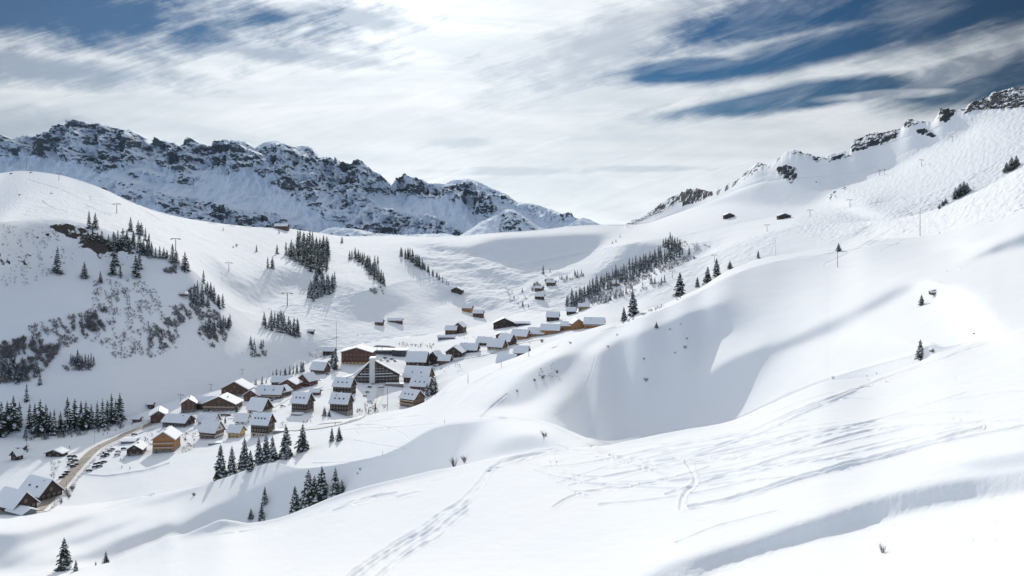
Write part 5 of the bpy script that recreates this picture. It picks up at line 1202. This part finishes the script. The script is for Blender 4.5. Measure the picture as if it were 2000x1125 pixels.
H(933,620,'small brown cabin, the lower of two on the slope above the village',18,8,5,14,-10,S,M_WOOD_BROWN,wins=(2,1),gwins=(1,1),chim=0,name='cabin',cat='cabin')
H(891,573,'dark chalet alone at the end of the long straight tree row',20,6,5,16,-12,G_,M_WOOD_DARK,wins=(3,1),gwins=(0,0),chim=0)
H(1075,558,'brown hut highest of three at the gully',15,6,3,12,-16,S,M_WOOD_BROWN,wins=(2,1),gwins=(1,1),chim=0,name='hut',cat='hut')
H(1051,569,'brown hut buried in snow, middle of three at the gully',13,6,3,12,-26,S,M_WOOD_BROWN,wins=(2,1),gwins=(0,0),chim=0,name='hut',cat='hut')
H(1053,585,'dark hut lowest of three at the gully',16,6,4,12,-10,S,M_WOOD_DARK,wins=(2,1),gwins=(0,0),chim=0,name='hut',cat='hut')
H(1079,627,'grey-brown barn with a white roof standing free right of the dark farmhouse',22,8,8,16,-10,S,M_WOOD_DARK,wins=(2,1),gwins=(1,1),chim=0,name='barn',cat='barn')
H(1115,614,'small dark barn with a white roof below the ravine wood',16,6,6,14,-10,S,M_WOOD_DARK,wins=(2,1),gwins=(1,1),chim=0,name='barn',cat='barn')
H(1140,605,'pale wooden barn right of the small dark barn below the ravine wood',19,6,5,14,-8,S,M_WOOD_PALE,wins=(2,1),gwins=(1,1),chim=0,name='barn',cat='barn')
H(1201,559,'faint pinkish chalet in a gap of the ravine wood',14,5,5,14,0,S,M_WOOD_PALE,wins=(2,1),gwins=(1,1),chim=0,lo=600)
H(739,635,'small brown chalet, left of two at the foot of the shaded piste',14,6,4,12,-10,S,M_WOOD_BROWN,wins=(2,1),gwins=(1,1),chim=0)
H(771,630,'long low brown barn, right of two at the foot of the shaded piste',26,4,3,10,-4,S,M_WOOD_BROWN,wins=(3,1),gwins=(0,0),chim=0,name='barn',cat='barn')
H(1425,426,'left of the two dark barns buried in snow on the far right pasture',18,5,4,14,0,G_,M_WOOD_DARK,wins=(1,1),gwins=(0,0),chim=0,name='barn',cat='barn',lo=700,snow=1.0)
H(1533,427,'right of the two dark barns buried in snow on the far right pasture',22,5,4,14,0,G_,M_WOOD_DARK,wins=(1,1),gwins=(0,0),chim=0,name='barn',cat='barn',lo=700,snow=1.0)
H(548,448,'brown mountain restaurant on the skyline of the piste hill',24,6,4,14,-4,S,M_WOOD_BROWN,wins=(4,1),gwins=(0,0),chim=1,name='restaurant',cat='restaurant',lo=700)
H(105,892,'low dark barn with a shallow snow gable in the lower left meadow',32,6,6,18,-6,G_,M_WOOD_DARK,wins=(2,1),gwins=(0,0),chim=0,name='barn',cat='barn')
H(27,899,'little tall dark chapel-like hut in the lower left meadow',14,10,7,14,-20,G_,M_WOOD_DARK,wins=(1,1),gwins=(1,1),chim=0,name='hut',cat='hut')
H(39,880,'small reddish hut behind the tall dark hut in the lower left meadow',13,6,2,10,-10,S,M_WOOD_RED,wins=(1,1),gwins=(0,0),chim=0,name='hut',cat='hut')
H(265,825,'tiny reddish ticket cabin at the foot of the nursery slope',13,6,2,10,-6,S,M_WOOD_RED,wins=(2,1),gwins=(0,0),chim=0,name='cabin',cat='cabin')
H(293,799,'dark little lift cabin with a snow cap on the shaded slope',9,9,2,8,-8,S,M_WOOD_DARK,wins=(1,1),gwins=(0,0),chim=0,name='cabin',cat='cabin')
H(606,651,'tiny dark hut on the lower piste right of the wedge tree group',10,4,2,8,-6,S,M_WOOD_DARK,wins=(1,1),gwins=(0,0),chim=0,name='hut',cat='hut')
H(58,978,'big dark farmhouse with a white roof at the lower left',62,14,22,44,-30,S,M_WOOD_DARK,M_STONE,wins=(4,2),gwins=(4,2),chim=1,name='farmhouse',cat='farmhouse',skylights=2,lo=200)
H(8,1004,'big dark farmhouse cut by the left picture edge, the nearer',62,16,22,44,-30,S,M_WOOD_DARK,M_STONE,wins=(4,2),gwins=(4,2),chim=0,name='farmhouse',cat='farmhouse',lo=200)
H(30,1006,'low snow roofed shed in front of the two big dark farmhouses',46,5,6,26,-30,S,M_GREY,wins=(3,1),gwins=(0,0),chim=0,name='shed',cat='shed',lo=200)

# wedge-shaped stepped apartment building
def wedge():
    P, mpp = at(724, 748, 330); k = mpp
    t = thing('apartment_building', 'huge dark wedge shaped apartment building with a white stair tower and sloping snow roofs', 'apartments', P, math.radians(0))
    def wing(name, A, B, hA, hB, dep, dirv):
        """vertical facade from A to B (x,y px offsets in plan metres) with eave heights hA, hB"""
        ax, ay = A; bx, by = B; dx, dy = bx - ax, by - ay; L = math.hypot(dx, dy); nx, ny = (-dy / L, dx / L)
        if ny < 0: nx, ny = -nx, -ny
        f = [(ax, ay), (bx, by), (bx + nx * dep, by + ny * dep), (ax + nx * dep, ay + ny * dep)]; m = MB(); n = 0
        m.v = [(p[0], p[1], -4) for p in f] + [(f[0][0], f[0][1], hA), (f[1][0], f[1][1], hB), (f[2][0], f[2][1], hB), (f[3][0], f[3][1], hA)]
        m.f = [(0,3,2,1), (4,5,6,7), (0,1,5,4), (1,2,6,5), (2,3,7,6), (3,0,4,7)]; m.mi = [0] * 6
        w = m.build('wall', M_WOOD_DARK, t)
        r = MB(); ov = .8; e = (dx / L * ov, dy / L * ov); g2 = (nx * ov, ny * ov)
        q = [(f[0][0]-e[0]-g2[0], f[0][1]-e[1]-g2[1], hA), (f[1][0]+e[0]-g2[0], f[1][1]+e[1]-g2[1], hB), (f[2][0]+e[0]+g2[0], f[2][1]+e[1]+g2[1], hB), (f[3][0]-e[0]+g2[0], f[3][1]-e[1]+g2[1], hA)]
        r.v = [(x, y, z + .02) for x, y, z in q] + [(x, y, z + .35) for x, y, z in q]; r.f = [(0,3,2,1), (4,5,6,7), (0,1,5,4), (1,2,6,5), (2,3,7,6), (3,0,4,7)]; r.mi = [0]*6
        ro = r.build('roof', M_CREAM, t); s_ = MB(); s_.v = [(x, y, z + .36) for x, y, z in q] + [(x, y, z + 1.0) for x, y, z in q]; s_.f = list(r.f); s_.mi = [0]*6; link('roof_snow', s_.mesh('roof_snow', M_SNOWTOP), ro)
        rr = random.Random(4); fh = 2.9; top = max(hA, hB); a = math.atan2(dy, dx)
        for j in range(int(top / fh)):
            z = j * fh + .5; n_ = int(L / 3.2)
            for i in range(n_):
                u = (i + .5) / n_; hh = hA + (hB - hA) * u
                if z + 2.4 > hh: continue
                o = link('window', get_win(1.8, 1.5, False), t); o.location = (ax + dx * u - nx * .02, ay + dy * u - ny * .02, z + .5); o.rotation_euler = (0, 0, a)
            us = 0.0; ue = 1.0
            if hA < hB: us = max(0, (z + 2.4 - hA) / (hB - hA)) 
            elif hB < hA: ue = min(1, (hA - z - 2.4) / (hA - hB))
            if ue - us > .1:
                b = MB(); p0 = Vector((ax + dx * us, ay + dy * us, z)); p1 = Vector((ax + dx * ue, ay + dy * ue, z)); off = Vector((-nx * 1.1, -ny * 1.1, 0))
                for (oo, z0, z1, mi) in ((1.0, -.1, .08, 0), (1.0, .08, .62, 0)):
                    if z1 < .1: pts = [p0, p1, p1 + off, p0 + off]
                    else: pts = [p0 + off * .94, p1 + off * .94, p1 + off, p0 + off]
                    nb = len(b.v); b.v += [tuple(p + Vector((0, 0, z0))) for p in pts] + [tuple(p + Vector((0, 0, z1))) for p in pts]; b.f += [tuple(nb + i for i in q_) for q_ in ((0,3,2,1), (4,5,6,7), (0,1,5,4), (1,2,6,5), (2,3,7,6), (3,0,4,7))]; b.mi += [0 if rr.random() < .35 else 1] * 6
                b.build('balcony', [M_WOOD_BROWN, M_SNOWTOP], t)
    wing('l', (-36 * k, -1 * k), (0, 0), 5 * k, 44 * k, 24 * k, 0)
    wing('r', (8 * k, 0), (54 * k, 12 * k), 44 * k, 14 * k, 20 * k, 0)
    m = MB(); m.box(-1.5 * k, 8.5 * k, -3, 14 * k, -4, 48 * k); m.build('stair_tower', M_WHITE, t)
    m = MB(); m.box(-2 * k, 9 * k, -3.4, 14.5 * k, 48 * k + .02, 49 * k + .6); m.build('roof_snow', M_SNOWTOP, t)
    # long left roof running down to the ground
    m = MB(); m.prism([(-92 * k, -3), (-34 * k, 2 * k), (-2 * k, 40 * k), (-2 * k, -3)], 'y', 8 * k, 30 * k); m.build('stepped_wing', M_WOOD_DARK, t)
    m = MB(); m.prism([(-94 * k, -2.4), (-92 * k, -1.6), (-38 * k, 14 * k), (-1 * k, 43 * k), (-1 * k, 40.4 * k), (-38 * k, 11 * k)], 'y', 7 * k, 31 * k); m.build('roof_snow', M_SNOWTOP, t)
wedge()
def station():
    P, mpp = at(765, 694, 330); k = mpp
    t = thing('lift_station', 'grey glass lift station with a flat roof and a round roof drum behind the parking', 'lift station', P, math.radians(-4))
    m = MB(); m.box(-36 * k, 28 * k, 0, 22 * k, -3, 9 * k); m.build('wall', M_GREY, t)
    m = MB(); m.box(-38 * k, 30 * k, -1, 23 * k, 9 * k + .02, 9 * k + 1.2); m.build('roof_snow', M_SNOWTOP, t)
    for i in range(14):
        o = link('window', get_win(3.2, 3.0, True), t); o.location = ((-33 + i * 4.5) * k, -.02, 3 * k)
    m = MB(); m.box(2 * k, 26 * k, -6 * k, -.05, -3, 11 * k); m.build('glass_hall', M_GLASS, t)
    m = MB()
    for i in range(9): m.box((2 + i * 3) * k - .1, (2 + i * 3) * k + .2, -6 * k - .15, -6 * k - .02, -2, 11 * k)
    for i in range(4): m.box(2 * k, 26 * k, -6 * k - .2, -6 * k - .03, i * 3.4 * k, i * 3.4 * k + .25)
    m.build('mullions', M_STEEL, t)
    m = MB()
    for x in (-30, -20): m.tube((x * k, 4 * k, 9 * k), (x * k, 4 * k, 17 * k), .4, .4, 6)
    m.build('posts', M_STEEL, t)
    m = MB(); m.prism([(-36 * k, 17 * k), (-30 * k, 19 * k), (-8 * k, 18 * k), (6 * k, 15.5 * k), (6 * k, 14.5 * k), (-36 * k, 16 * k)], 'y', 1 * k, 9 * k); m.build('canopy', M_GREY, t)
station()
print('houses', round(time.time() - T0, 1))

# ------------------------------------------------------------------ cars
def car_proto(name, col, van=False):
    m = mat('car_paint_' + name, col, 0.35, 0.0); t = thing('parked_car', 'car', 'car', (0, 0, 0))
    b = MB(); top = 1.85 if van else 1.0
    b.prism([(-2.1,.35),(2.1,.35),(2.15,.75),(1.95,.95),(.9,1.02),(-1.9,1.05),(-2.15,.85)], 'y', -.85, .85); b.build('body', m, t)
    c = MB(); c.prism([(-1.9,1.03),(1.0,1.0),(.35,1.5),(-1.55,1.52)] if not van else [(-2.05,1.03),(1.3,1.0),(.9,1.9),(-2.0,1.95)], 'y', -.76, .76); c.build('cabin_glass', M_GLASS, t)
    zt = 1.52 if not van else 1.95
    r = MB(); r.box(-1.6 if not van else -2.0, .4 if not van else .9, -.74, .74, zt - .02, zt + .06); rf = r.build('roof', m, t)
    s_ = MB(); s_.box(-1.58 if not van else -1.95, .36 if not van else .85, -.7, .7, zt + .07, zt + .22); link('snow_cap', s_.mesh('snow_cap', M_SNOWTOP), rf)
    w = MB(); w.tube((0, -.1, 0), (0, .1, 0), .34, .34, 10); wm = w.mesh('wheel', M_TYRE)
    for x in (-1.3, 1.3):
        for y in (-.8, .8): o = link('wheel', wm, t); o.location = (x, y, .34)
    for y in (-.6, .6):
        l = MB(); l.box(2.1, 2.17, y - .16, y + .16, .62, .78); l.build('headlight', M_FRAME, t)
    return t
CARS = [car_proto('black', (.03, .03, .035)), car_proto('blue', (.05, .07, .11)), car_proto('silver', (.35, .36, .38)), car_proto('grey', (.12, .12, .13), True), car_proto('red', (.22, .05, .04)), car_proto('white', (.62, .62, .62))]
used = set()
def car(px, py, k, ang, label, group=None, lo=300):
    P, mpp = at(px, py, lo); o = CARS[k] if k not in used else copy_tree(CARS[k]); used.add(k)
    o.location = P + Vector((0, 0, .15)); o.rotation_euler = (0, 0, math.radians(ang)); tag(o, label, 'car', group)
    for ch in o.children: pass
    if o is not CARS[k] and not group and 'group' in o: del o['group']
gA = 'cars parked left of the road'; gB = 'cars parked right of the road'; gC = 'cars parked before the wide hotel'; gD = 'cars in the parking by the wedge building'; gE = 'cars before the lift station'
def spread(lst, pre, gr):
    for (x, y, k, a, w) in lst: car(x, y, k, a, pre % w, gr)
spread([(137,893,0,20,'farthest and darkest'),(145,894,3,25,'farthest right'),(139,899,1,20,'second row left'),(147,901,0,25,'second row right'),(140,905,0,20,'middle left'),(137,909,1,15,'third row left'),(148,909,0,30,'third row right'),(143,913,3,20,'nearest in the upper bunch'),
        (131,924,1,35,'small blue lower bunch'),(127,929,0,35,'black lower bunch'),(121,934,0,35,'lowest black'),(104,946,3,50,'dark van by the farmhouse'),(98,955,0,50,'black by the farmhouse corner'),(90,965,1,50,'blue by the farmhouse gable')], '%s car in the lot left of the road', gA)
spread([(206,886,0,15,'farthest left'),(215,882,2,15,'farthest middle silver'),(219,879,1,15,'farthest right'),(202,893,0,10,'black second'),(209,890,3,10,'van second'),(188,908,0,12,'black in the middle row'),(196,906,1,12,'blue in the middle row'),(203,904,0,12,'right end middle row'),(186,914,1,12,'blue front row'),(194,912,0,12,'black front row'),
        (174,921,0,25,'nearest lone black'),(229,890,2,20,'silver by the snowy heap'),(231,884,5,20,'white by the snowy heap'),(242,878,0,10,'single black near the little chalet'),(250,858,1,20,'dark before the buried garage'),(262,850,0,30,'dark beside the bend')], '%s car in the lot right of the road', gB)
spread([(424,813,0,10,'dark left'),(436,812,1,10,'blue middle'),(446,812,0,20,'black right'),(522,787,1,20,'blue end'),(529,784,1,25,'blue second'),(536,781,2,25,'silver third'),(543,779,1,25,'blue fourth'),(550,777,2,25,'pale last'),(552,794,2,15,'silver alone')], '%s car of those before the wide hotel and second row chalets', gC)
spread([(623,743,1,10,'blue single'),(617,748,3,20,'dark van'),(607,754,4,15,'reddish'),(640,732,0,15,'black upper'),(735,746,0,30,'dark farthest'),(729,751,5,30,'white upper'),(722,757,1,20,'blue middle'),(718,767,2,20,'silver lower'),(713,774,5,20,'white lowest'),(773,737,1,10,'dark blue by the right wing'),(780,734,2,10,'silver by the right wing')], '%s car parked about the wedge shaped building', gD)
spread([(752,700,1,30,'blue'),(745,704,5,30,'white'),(758,706,2,30,'silver'),(765,702,0,30,'black'),(772,706,1,30,'dark right'),(850,716,2,10,'silver by the cabin'),(846,722,5,10,'white by the cabin')], '%s car in the lot before the lift station', gE)
print('cars', round(time.time() - T0, 1))

def snow_bank(name, pts, n, r, lo, label):
    m = MB(); P = np.array(pts, float); s_ = np.arange(len(P))
    for i in range(n):
        t = rnd.uniform(0, len(P) - 1); x = float(pchip(s_, P[:, 0], [t])[0]); y = float(pchip(s_, P[:, 1], [t])[0]); q = at(x, y + rnd.uniform(-.6, .6), lo)[0]; rr = r * rnd.uniform(.5, 1.3); seg = 7; a0 = rnd.uniform(0, 6)
        ring = [[(q.x + math.cos(a0 + 6.283 * k / seg) * rr * f * rnd.uniform(.8, 1.15), q.y + math.sin(a0 + 6.283 * k / seg) * rr * f * rnd.uniform(.8, 1.15), q.z + z) for k in range(seg)] for f, z in ((1, -.4), (.75, rr * .35), (.3, rr * .55))]
        for a, b_ in zip(ring, ring[1:]):
            for k in range(seg): m.face([a[k], a[(k+1) % seg], b_[(k+1) % seg], b_[k]])
        m.face(ring[-1])
    tag(m.build(name, M_VERGE), label, 'snow bank', kind='stuff')
snow_bank('snow_bank', [(95,1000),(122,972),(150,938),(178,905),(205,880),(240,862),(275,846),(305,835)], 120, 1.3, 200, 'lumpy ploughed snow thrown up along the lower side of the road')
snow_bank('snow_bank', [(400,822),(440,818),(480,818),(530,806),(570,788),(600,772),(632,762)], 90, 1.1, 330, 'lumpy ploughed snow along the lane through the chalets')
snow_bank('snow_bank', [(655,832),(700,820),(728,800),(736,780),(738,758)], 70, 1.1, 330, 'lumpy ploughed snow along the lane below the wedge building')

# ------------------------------------------------------------------ people
def person_proto(name, jacket, pants, skis=True):
    me = bpy.data.meshes.new('person')
    V = [(0,0,.95),(0,0,1.2),(0,0,1.42),(0,0,1.55),(0,.01,1.68),(.1,0,.88),(.13,.04,.5),(.14,-.02,.08),(.14,.12,.03),(-.1,0,.88),(-.13,.04,.5),(-.14,-.02,.08),(-.14,.12,.03),(.2,0,1.4),(.32,.05,1.15),(.3,.25,.98),(-.2,0,1.4),(-.32,.05,1.15),(-.3,.25,.98)]
    E = [(0,1),(1,2),(2,3),(3,4),(0,5),(5,6),(6,7),(7,8),(0,9),(9,10),(10,11),(11,12),(2,13),(13,14),(14,15),(2,16),(16,17),(17,18)]
    Rr = [.17,.16,.15,.06,.12,.11,.08,.07,.06,.11,.08,.07,.06,.08,.06,.05,.08,.06,.05]
    me.from_pydata(V, E, []); o = bpy.data.objects.new('person', me); C.objects.link(o); o.modifiers.new('s', 'SKIN'); me.skin_vertices
    for i, r_ in enumerate(Rr): me.skin_vertices[0].data[i].radius = (r_, r_ * .85)
    me.skin_vertices[0].data[0].use_root = True
    dg = bpy.context.evaluated_depsgraph_get(); m2 = bpy.data.meshes.new_from_object(o.evaluated_get(dg)); bpy.data.objects.remove(o)
    for m in (mat('jacket_' + name, jacket, .7), mat('trousers_' + name, pants, .8), mat('skin', (.45, .28, .2), .6), mat('helmet', (.05, .05, .06), .4)): m2.materials.append(m)
    for p in m2.polygons:
        z = p.center.z; p.material_index = 1 if z < .9 else 0 if z < 1.5 else 2 if (z < 1.66 and p.center.y > .02) else 3; p.use_smooth = True
    o = bpy.data.objects.new('person', m2); C.objects.link(o)
    if skis:
        for sx in (-.14, .14):
            s_ = MB(); s_.box(sx - .05, sx + .05, -.75, .85, -.02, .01); s_.build('ski', mat('ski_' + name, pants, .4), o)
    return o
PEOPLE = [person_proto('red', (.35, .04, .04), (.04, .04, .05)), person_proto('blue', (.04, .10, .25), (.05, .05, .06)), person_proto('black', (.03, .03, .04), (.03, .03, .04)), person_proto('green', (.05, .15, .10), (.06, .06, .07))]
pu = set()
def person(px, py, k, label, group=None, lo=330, s=1.0):
    P, mpp = at(px, py, lo); o = PEOPLE[k] if k not in pu else copy_tree(PEOPLE[k]); pu.add(k)
    o.location = P + Vector((0, 0, .03)); o.rotation_euler = (0, 0, rnd.uniform(0, 6)); o.scale = (s, s, s); tag(o, label, 'person', group)
for i, (x, y, w) in enumerate(((226,842,'leftmost skier beside the bend'),(237,835,'skier above the middle of the road'),(242,832,'skier close behind another above the road'),(202,850,'skier low on the nursery slope'),(210,848,'skier just right of the lowest nursery slope skier'),(194,873,'person in dark clothes walking on the road bend'),(136,875,'single skier in the open meadow above the barn'),(258,830,'skier near the ticket cabin'),(235,899,'person in dark jacket beside the small dark chalet'),(242,900,'second person beside the small dark chalet'),
                               (254,916,'walker on the path below the orange chalet'),(238,914,'walker left on the path below the orange chalet'),(593,825,'left of three people below the middle blocks'),(600,824,'middle of three people below the middle blocks'),(607,824,'right of three people below the middle blocks'),(655,829,'person on the cleared lane under the right block'),(1699,457,'skier standing on the crest right of the thin pole bush'),(1835,456,'lone skier on the crest right of the tall pole'))):
    person(x, y, (2, 0, 1, 3)[i % 4], 'tiny ' + w, lo=200)
gp = 'skiers gathered on the flat behind the lift station'
for i in range(58):
    x = rnd.uniform(774, 848); y = 672 + rnd.uniform(-2.5, 5) + (x - 780) * .05; person(x, y, i % 4, 'one of the tiny skiers crowding on the flat behind the lift station', gp, s=1.15)
for i in range(16):
    person(rnd.uniform(900, 1010), rnd.uniform(652, 668) - 4, i % 4, 'one of the tiny people around the houses of the village tail', 'people in the village tail')
for x, y, k, w in ((698,656,1,'left'),(711,655,0,'right')): person(x, y, k, 'tiny %s skier of the two on the white nursery piste' % w, s=1.3)

# ------------------------------------------------------------------ lift pylons, poles
def pylon(px, py, hpx, label, lo=430, ang=0, span=.42):
    P, mpp = at(px, py, lo); h = hpx * mpp; t = thing('lift_pylon', label, 'pylon', P, math.radians(ang))
    m = MB(); m.tube((0, 0, -1.5), (0, 0, h), h * .035, h * .022, 8); m.build('mast', M_STEEL, t)
    m = MB(); m.box(-h * span, h * span, -h * .018, h * .018, h - h * .03, h + h * .02); m.build('crossarm', M_STEEL, t)
    for s_ in (-1, 1):
        m = MB(); m.box(s_ * h * span - h * .02, s_ * h * span + h * .02, -h * .16, h * .16, h - h * .07, h - h * .02)
        for k in range(5): m.tube((s_ * h * span - h * .01, (-.14 + .07 * k) * h, h - h * .05), (s_ * h * span + h * .01, (-.14 + .07 * k) * h, h - h * .05), h * .022, seg=8)
        m.build('sheave_train', M_STEEL, t)
    m = MB(); m.tube((h * .04, 0, 0), (h * .04, 0, h * .95), h * .006, seg=4); m.build('ladder', M_STEEL, t)
for x, y, h, lb in ((228,417,19,'lift pylon on the lit upper left piste'),(343,490,24,'lift pylon rising behind the trees at the edge of the rock band'),(447,530,17,'lift pylon on the shaded lit slope right of the left stand'),(561,598,26,'lift pylon in the middle of the bright piste'),(115,353,14,'lift pylon on the skyline of the left hill'),(176,392,8,'short lift post on the left hill'),
                    (473,732,11,'small drag lift post upper right on the shaded slope'),(412,763,12,'middle small drag lift post on the shaded slope'),(353,785,14,'lower small drag lift post on the shaded slope'),
                    (1582,424,14,'lift pylon right of the far barns'),(1498,452,13,'lift pylon below the far barns'),(1660,404,14,'lift pylon higher on the right flank'),(1718,343,11,'left of two close pylons on the right flank'),(1728,342,11,'right of two close pylons on the right flank'),(1800,325,13,'pylon in the middle of the right flank'),(1860,277,10,'highest pylon on the right flank'),(1395,512,14,'pylon behind the crest spruces'),(1313,543,14,'pylon above the short row of far spruces')):
    pylon(x, y, h, lb, lo=430 if x < 1250 else 560, ang=(-20 if x < 700 else 25), span=.42 if h > 12 else .3)
def pole(px, py, hpx, label, lo=None, r=.14, lean=0, name='utility_pole', arm=True):
    P, mpp = at(px, py, lo); h = hpx * mpp; t = thing(name, label, 'pole', P)
    m = MB(); m.tube((0, 0, -1), (lean * h, 0, h), r, r * .7, 7); m.build('shaft', M_POLE, t)
    if arm:
        m = MB(); m.box(-.08, .5, -.06, .06, h * .28, h * .28 + .12); m.build('bracket', M_STEEL, t)
        m = MB(); m.tube((lean * h, 0, h), (lean * h, 0, h + .25), .07, .03, 6); m.build('insulator', M_FRAME_D, t)
pole(1797, 461, 54, 'tall grey utility pole standing on the smooth hill crest at the right', r=.34)
pole(1636, 522, 33, 'thin pole standing in the snow below the round bushy spruce', r=.16)
pole(1515, 499, 30, 'upright pole of the leaning pair on the crest', r=.16); pole(1503, 499, 28, 'slanting prop pole of the pair on the crest', r=.14, lean=.38, arm=False)
pole(657, 690, 62, 'very tall thin mast above the top left of the village', r=.22, lo=330, arm=False); pole(1033, 697, 22, 'slim pole beside the upper sunken chalet roof', r=.16, arm=False); pole(914, 748, 18, 'slim pole on the tracked slope right of the village', r=.16, arm=False); pole(979, 717, 12, 'short pole by the lower sunken chalet', r=.14, arm=False)
pole(52, 880, 52, 'thin tall pole in the lower left meadow', r=.12, lo=330); pole(185, 868, 20, 'thin pole at the road bend', r=.12, lo=330); pole(130, 962, 22, 'roadside post with bare bush below the road', r=.12); pole(106, 985, 10, 'short roadside post near the farmhouse', r=.12)
pole(757, 792, 36, 'dark lamp-like mast left of the lowest right chalet', r=.25, lo=330); pole(51, 333, 24, 'radio mast on the skyline of the left hill', r=.7, lo=600); pole(756, 800, 10, 'small marker post below the mast', r=.15, arm=False, lo=330); pole(851, 774, 12, 'thin post at the right rim of the village', r=.12, arm=False, lo=330)
pole(747, 889, 8, 'small stake on the snow edge', r=.10, arm=False); pole(868, 826, 7, 'small stake above the shaded face', r=.10, arm=False)
def low_wall(px, py, wpx, hpx, rot, label):
    P, mpp = at(px, py, 330); t = thing('retaining_wall', label, 'wall', P, math.radians(rot)); w, h = wpx * mpp, hpx * mpp
    m = MB(); m.box(-w/2, w/2, 0, .8, -2, h); m.build('wall', M_STONE, t); m = MB(); m.box(-w/2 - .1, w/2 + .1, -.15, 6, h + .01, h + .5); m.build('snow_cap', M_SNOWTOP, t)
low_wall(770, 755, 36, 5, -4, 'pale stone retaining wall left of the two right blocks'); low_wall(543, 846, 22, 4, -6, 'dark retaining wall right of the dark block nearest the viewer'); low_wall(745, 722 + 36, 10, 3, 20, 'short low wall under the right wing of the wedge building')
low_wall(578, 812, 20, 3, -10, 'low snow lined terrace wall before the left middle block'); low_wall(420, 868, 26, 2, 10, 'low garden wall under the white house')
# road railing
def railing():
    t = thing('road_railing', 'low dark railing along the upper side of the road bend', 'railing', at(250, 846, 300)[0])
    base = t.location.copy(); pts = [at(x, y, 300)[0] + Vector((0, 0, .2)) for x, y in ((190,866),(205,859),(220,852),(235,846),(250,840),(265,834),(280,828),(292,823))]
    for i, p in enumerate(pts):
        m = MB(); m.tube(p - base, p - base + Vector((0, 0, 1.1)), .07, .07, 5); m.build('post', M_STEEL, t)
    for z in (.55, 1.05):
        m = MB()
        for a, b_ in zip(pts, pts[1:]): m.tube(a - base + Vector((0, 0, z)), b_ - base + Vector((0, 0, z)), .05, .05, 4)
        m.build('rail', M_STEEL, t)
railing()

# ------------------------------------------------------------------ boulders
def boulder(px, py, wpx, label, lo=None, flat=.5, cap=True, seed=1):
    import bmesh
    P, mpp = at(px, py, lo); w = wpx * mpp; t = thing('boulder', label, 'rock', P)
    def blob(name, sc, off, m, cut=None):
        bm = bmesh.new(); bmesh.ops.create_icosphere(bm, subdivisions=3, radius=1)
        r = random.Random(seed)
        from mathutils import noise
        for v in bm.verts:
            n = noise.noise(v.co * 1.3 + Vector((seed, 0, 0))) + .5 * noise.noise(v.co * 3.1); v.co *= 1 + .28 * n
            v.co = Vector((v.co.x * sc[0], v.co.y * sc[1], v.co.z * sc[2])) + Vector(off)
        me = bpy.data.meshes.new(name); bm.to_mesh(me); bm.free(); me.materials.append(m)
        if m is not M_ROCK: me.polygons.foreach_set('use_smooth', [True] * len(me.polygons))
        return link(name, me, t)
    blob('stone', (w * .5, w * .4, w * flat * .5), (0, 0, w * .12), M_ROCK)
    if cap: blob('snow_cap', (w * .52, w * .45, w * flat * .32), (0, w * .06, w * flat * .42), M_SNOWTOP)
boulder(1825, 574, 22, 'brown boulder under a thick snow cap beside the small spruce'); boulder(1822, 686, 14, 'small dark boulder half buried right of the snow laden spruce', seed=5)
boulder(1903, 652, 5, 'tiny dark stone on the right slope', cap=False, seed=7); boulder(358, 577, 20, 'dark rock in the scrub at the left hill shoulder', lo=430, seed=3)
for k, (x, y, w) in enumerate(((462,479,5),(455,483,4),(100,378,4),(22,340,6),(60,338,5))): boulder(x, y, w, ['small dark outcrop on the lit piste, right piece','small dark outcrop on the lit piste, left piece','small stone on the upper left hill','dark rock on the left skyline','dark rock beside the radio mast'][k], lo=430, cap=False, seed=k + 11)
print('all', round(time.time() - T0, 1))

# ------------------------------------------------------------------ air
def haze():
    m = bpy.data.materials.new('haze'); m.use_nodes = True; g = NT(m.node_tree); g.n.clear(); out = g.new('ShaderNodeOutputMaterial')
    v = g.new('ShaderNodeVolumePrincipled'); v.inputs['Color'].default_value = rgb(.62, .80, 1.0); v.inputs['Density'].default_value = 0.7e-5; v.inputs['Anisotropy'].default_value = 0.0
    g.link(v.outputs[0], out.inputs['Volume'])
    b = MB(); b.box(-15500, 15500, -400, 17500, -450, 1500); o = b.build('haze', m); o['kind'] = 'stuff'; o['label'] = 'thin bluish air that softens the far mountains'
haze()
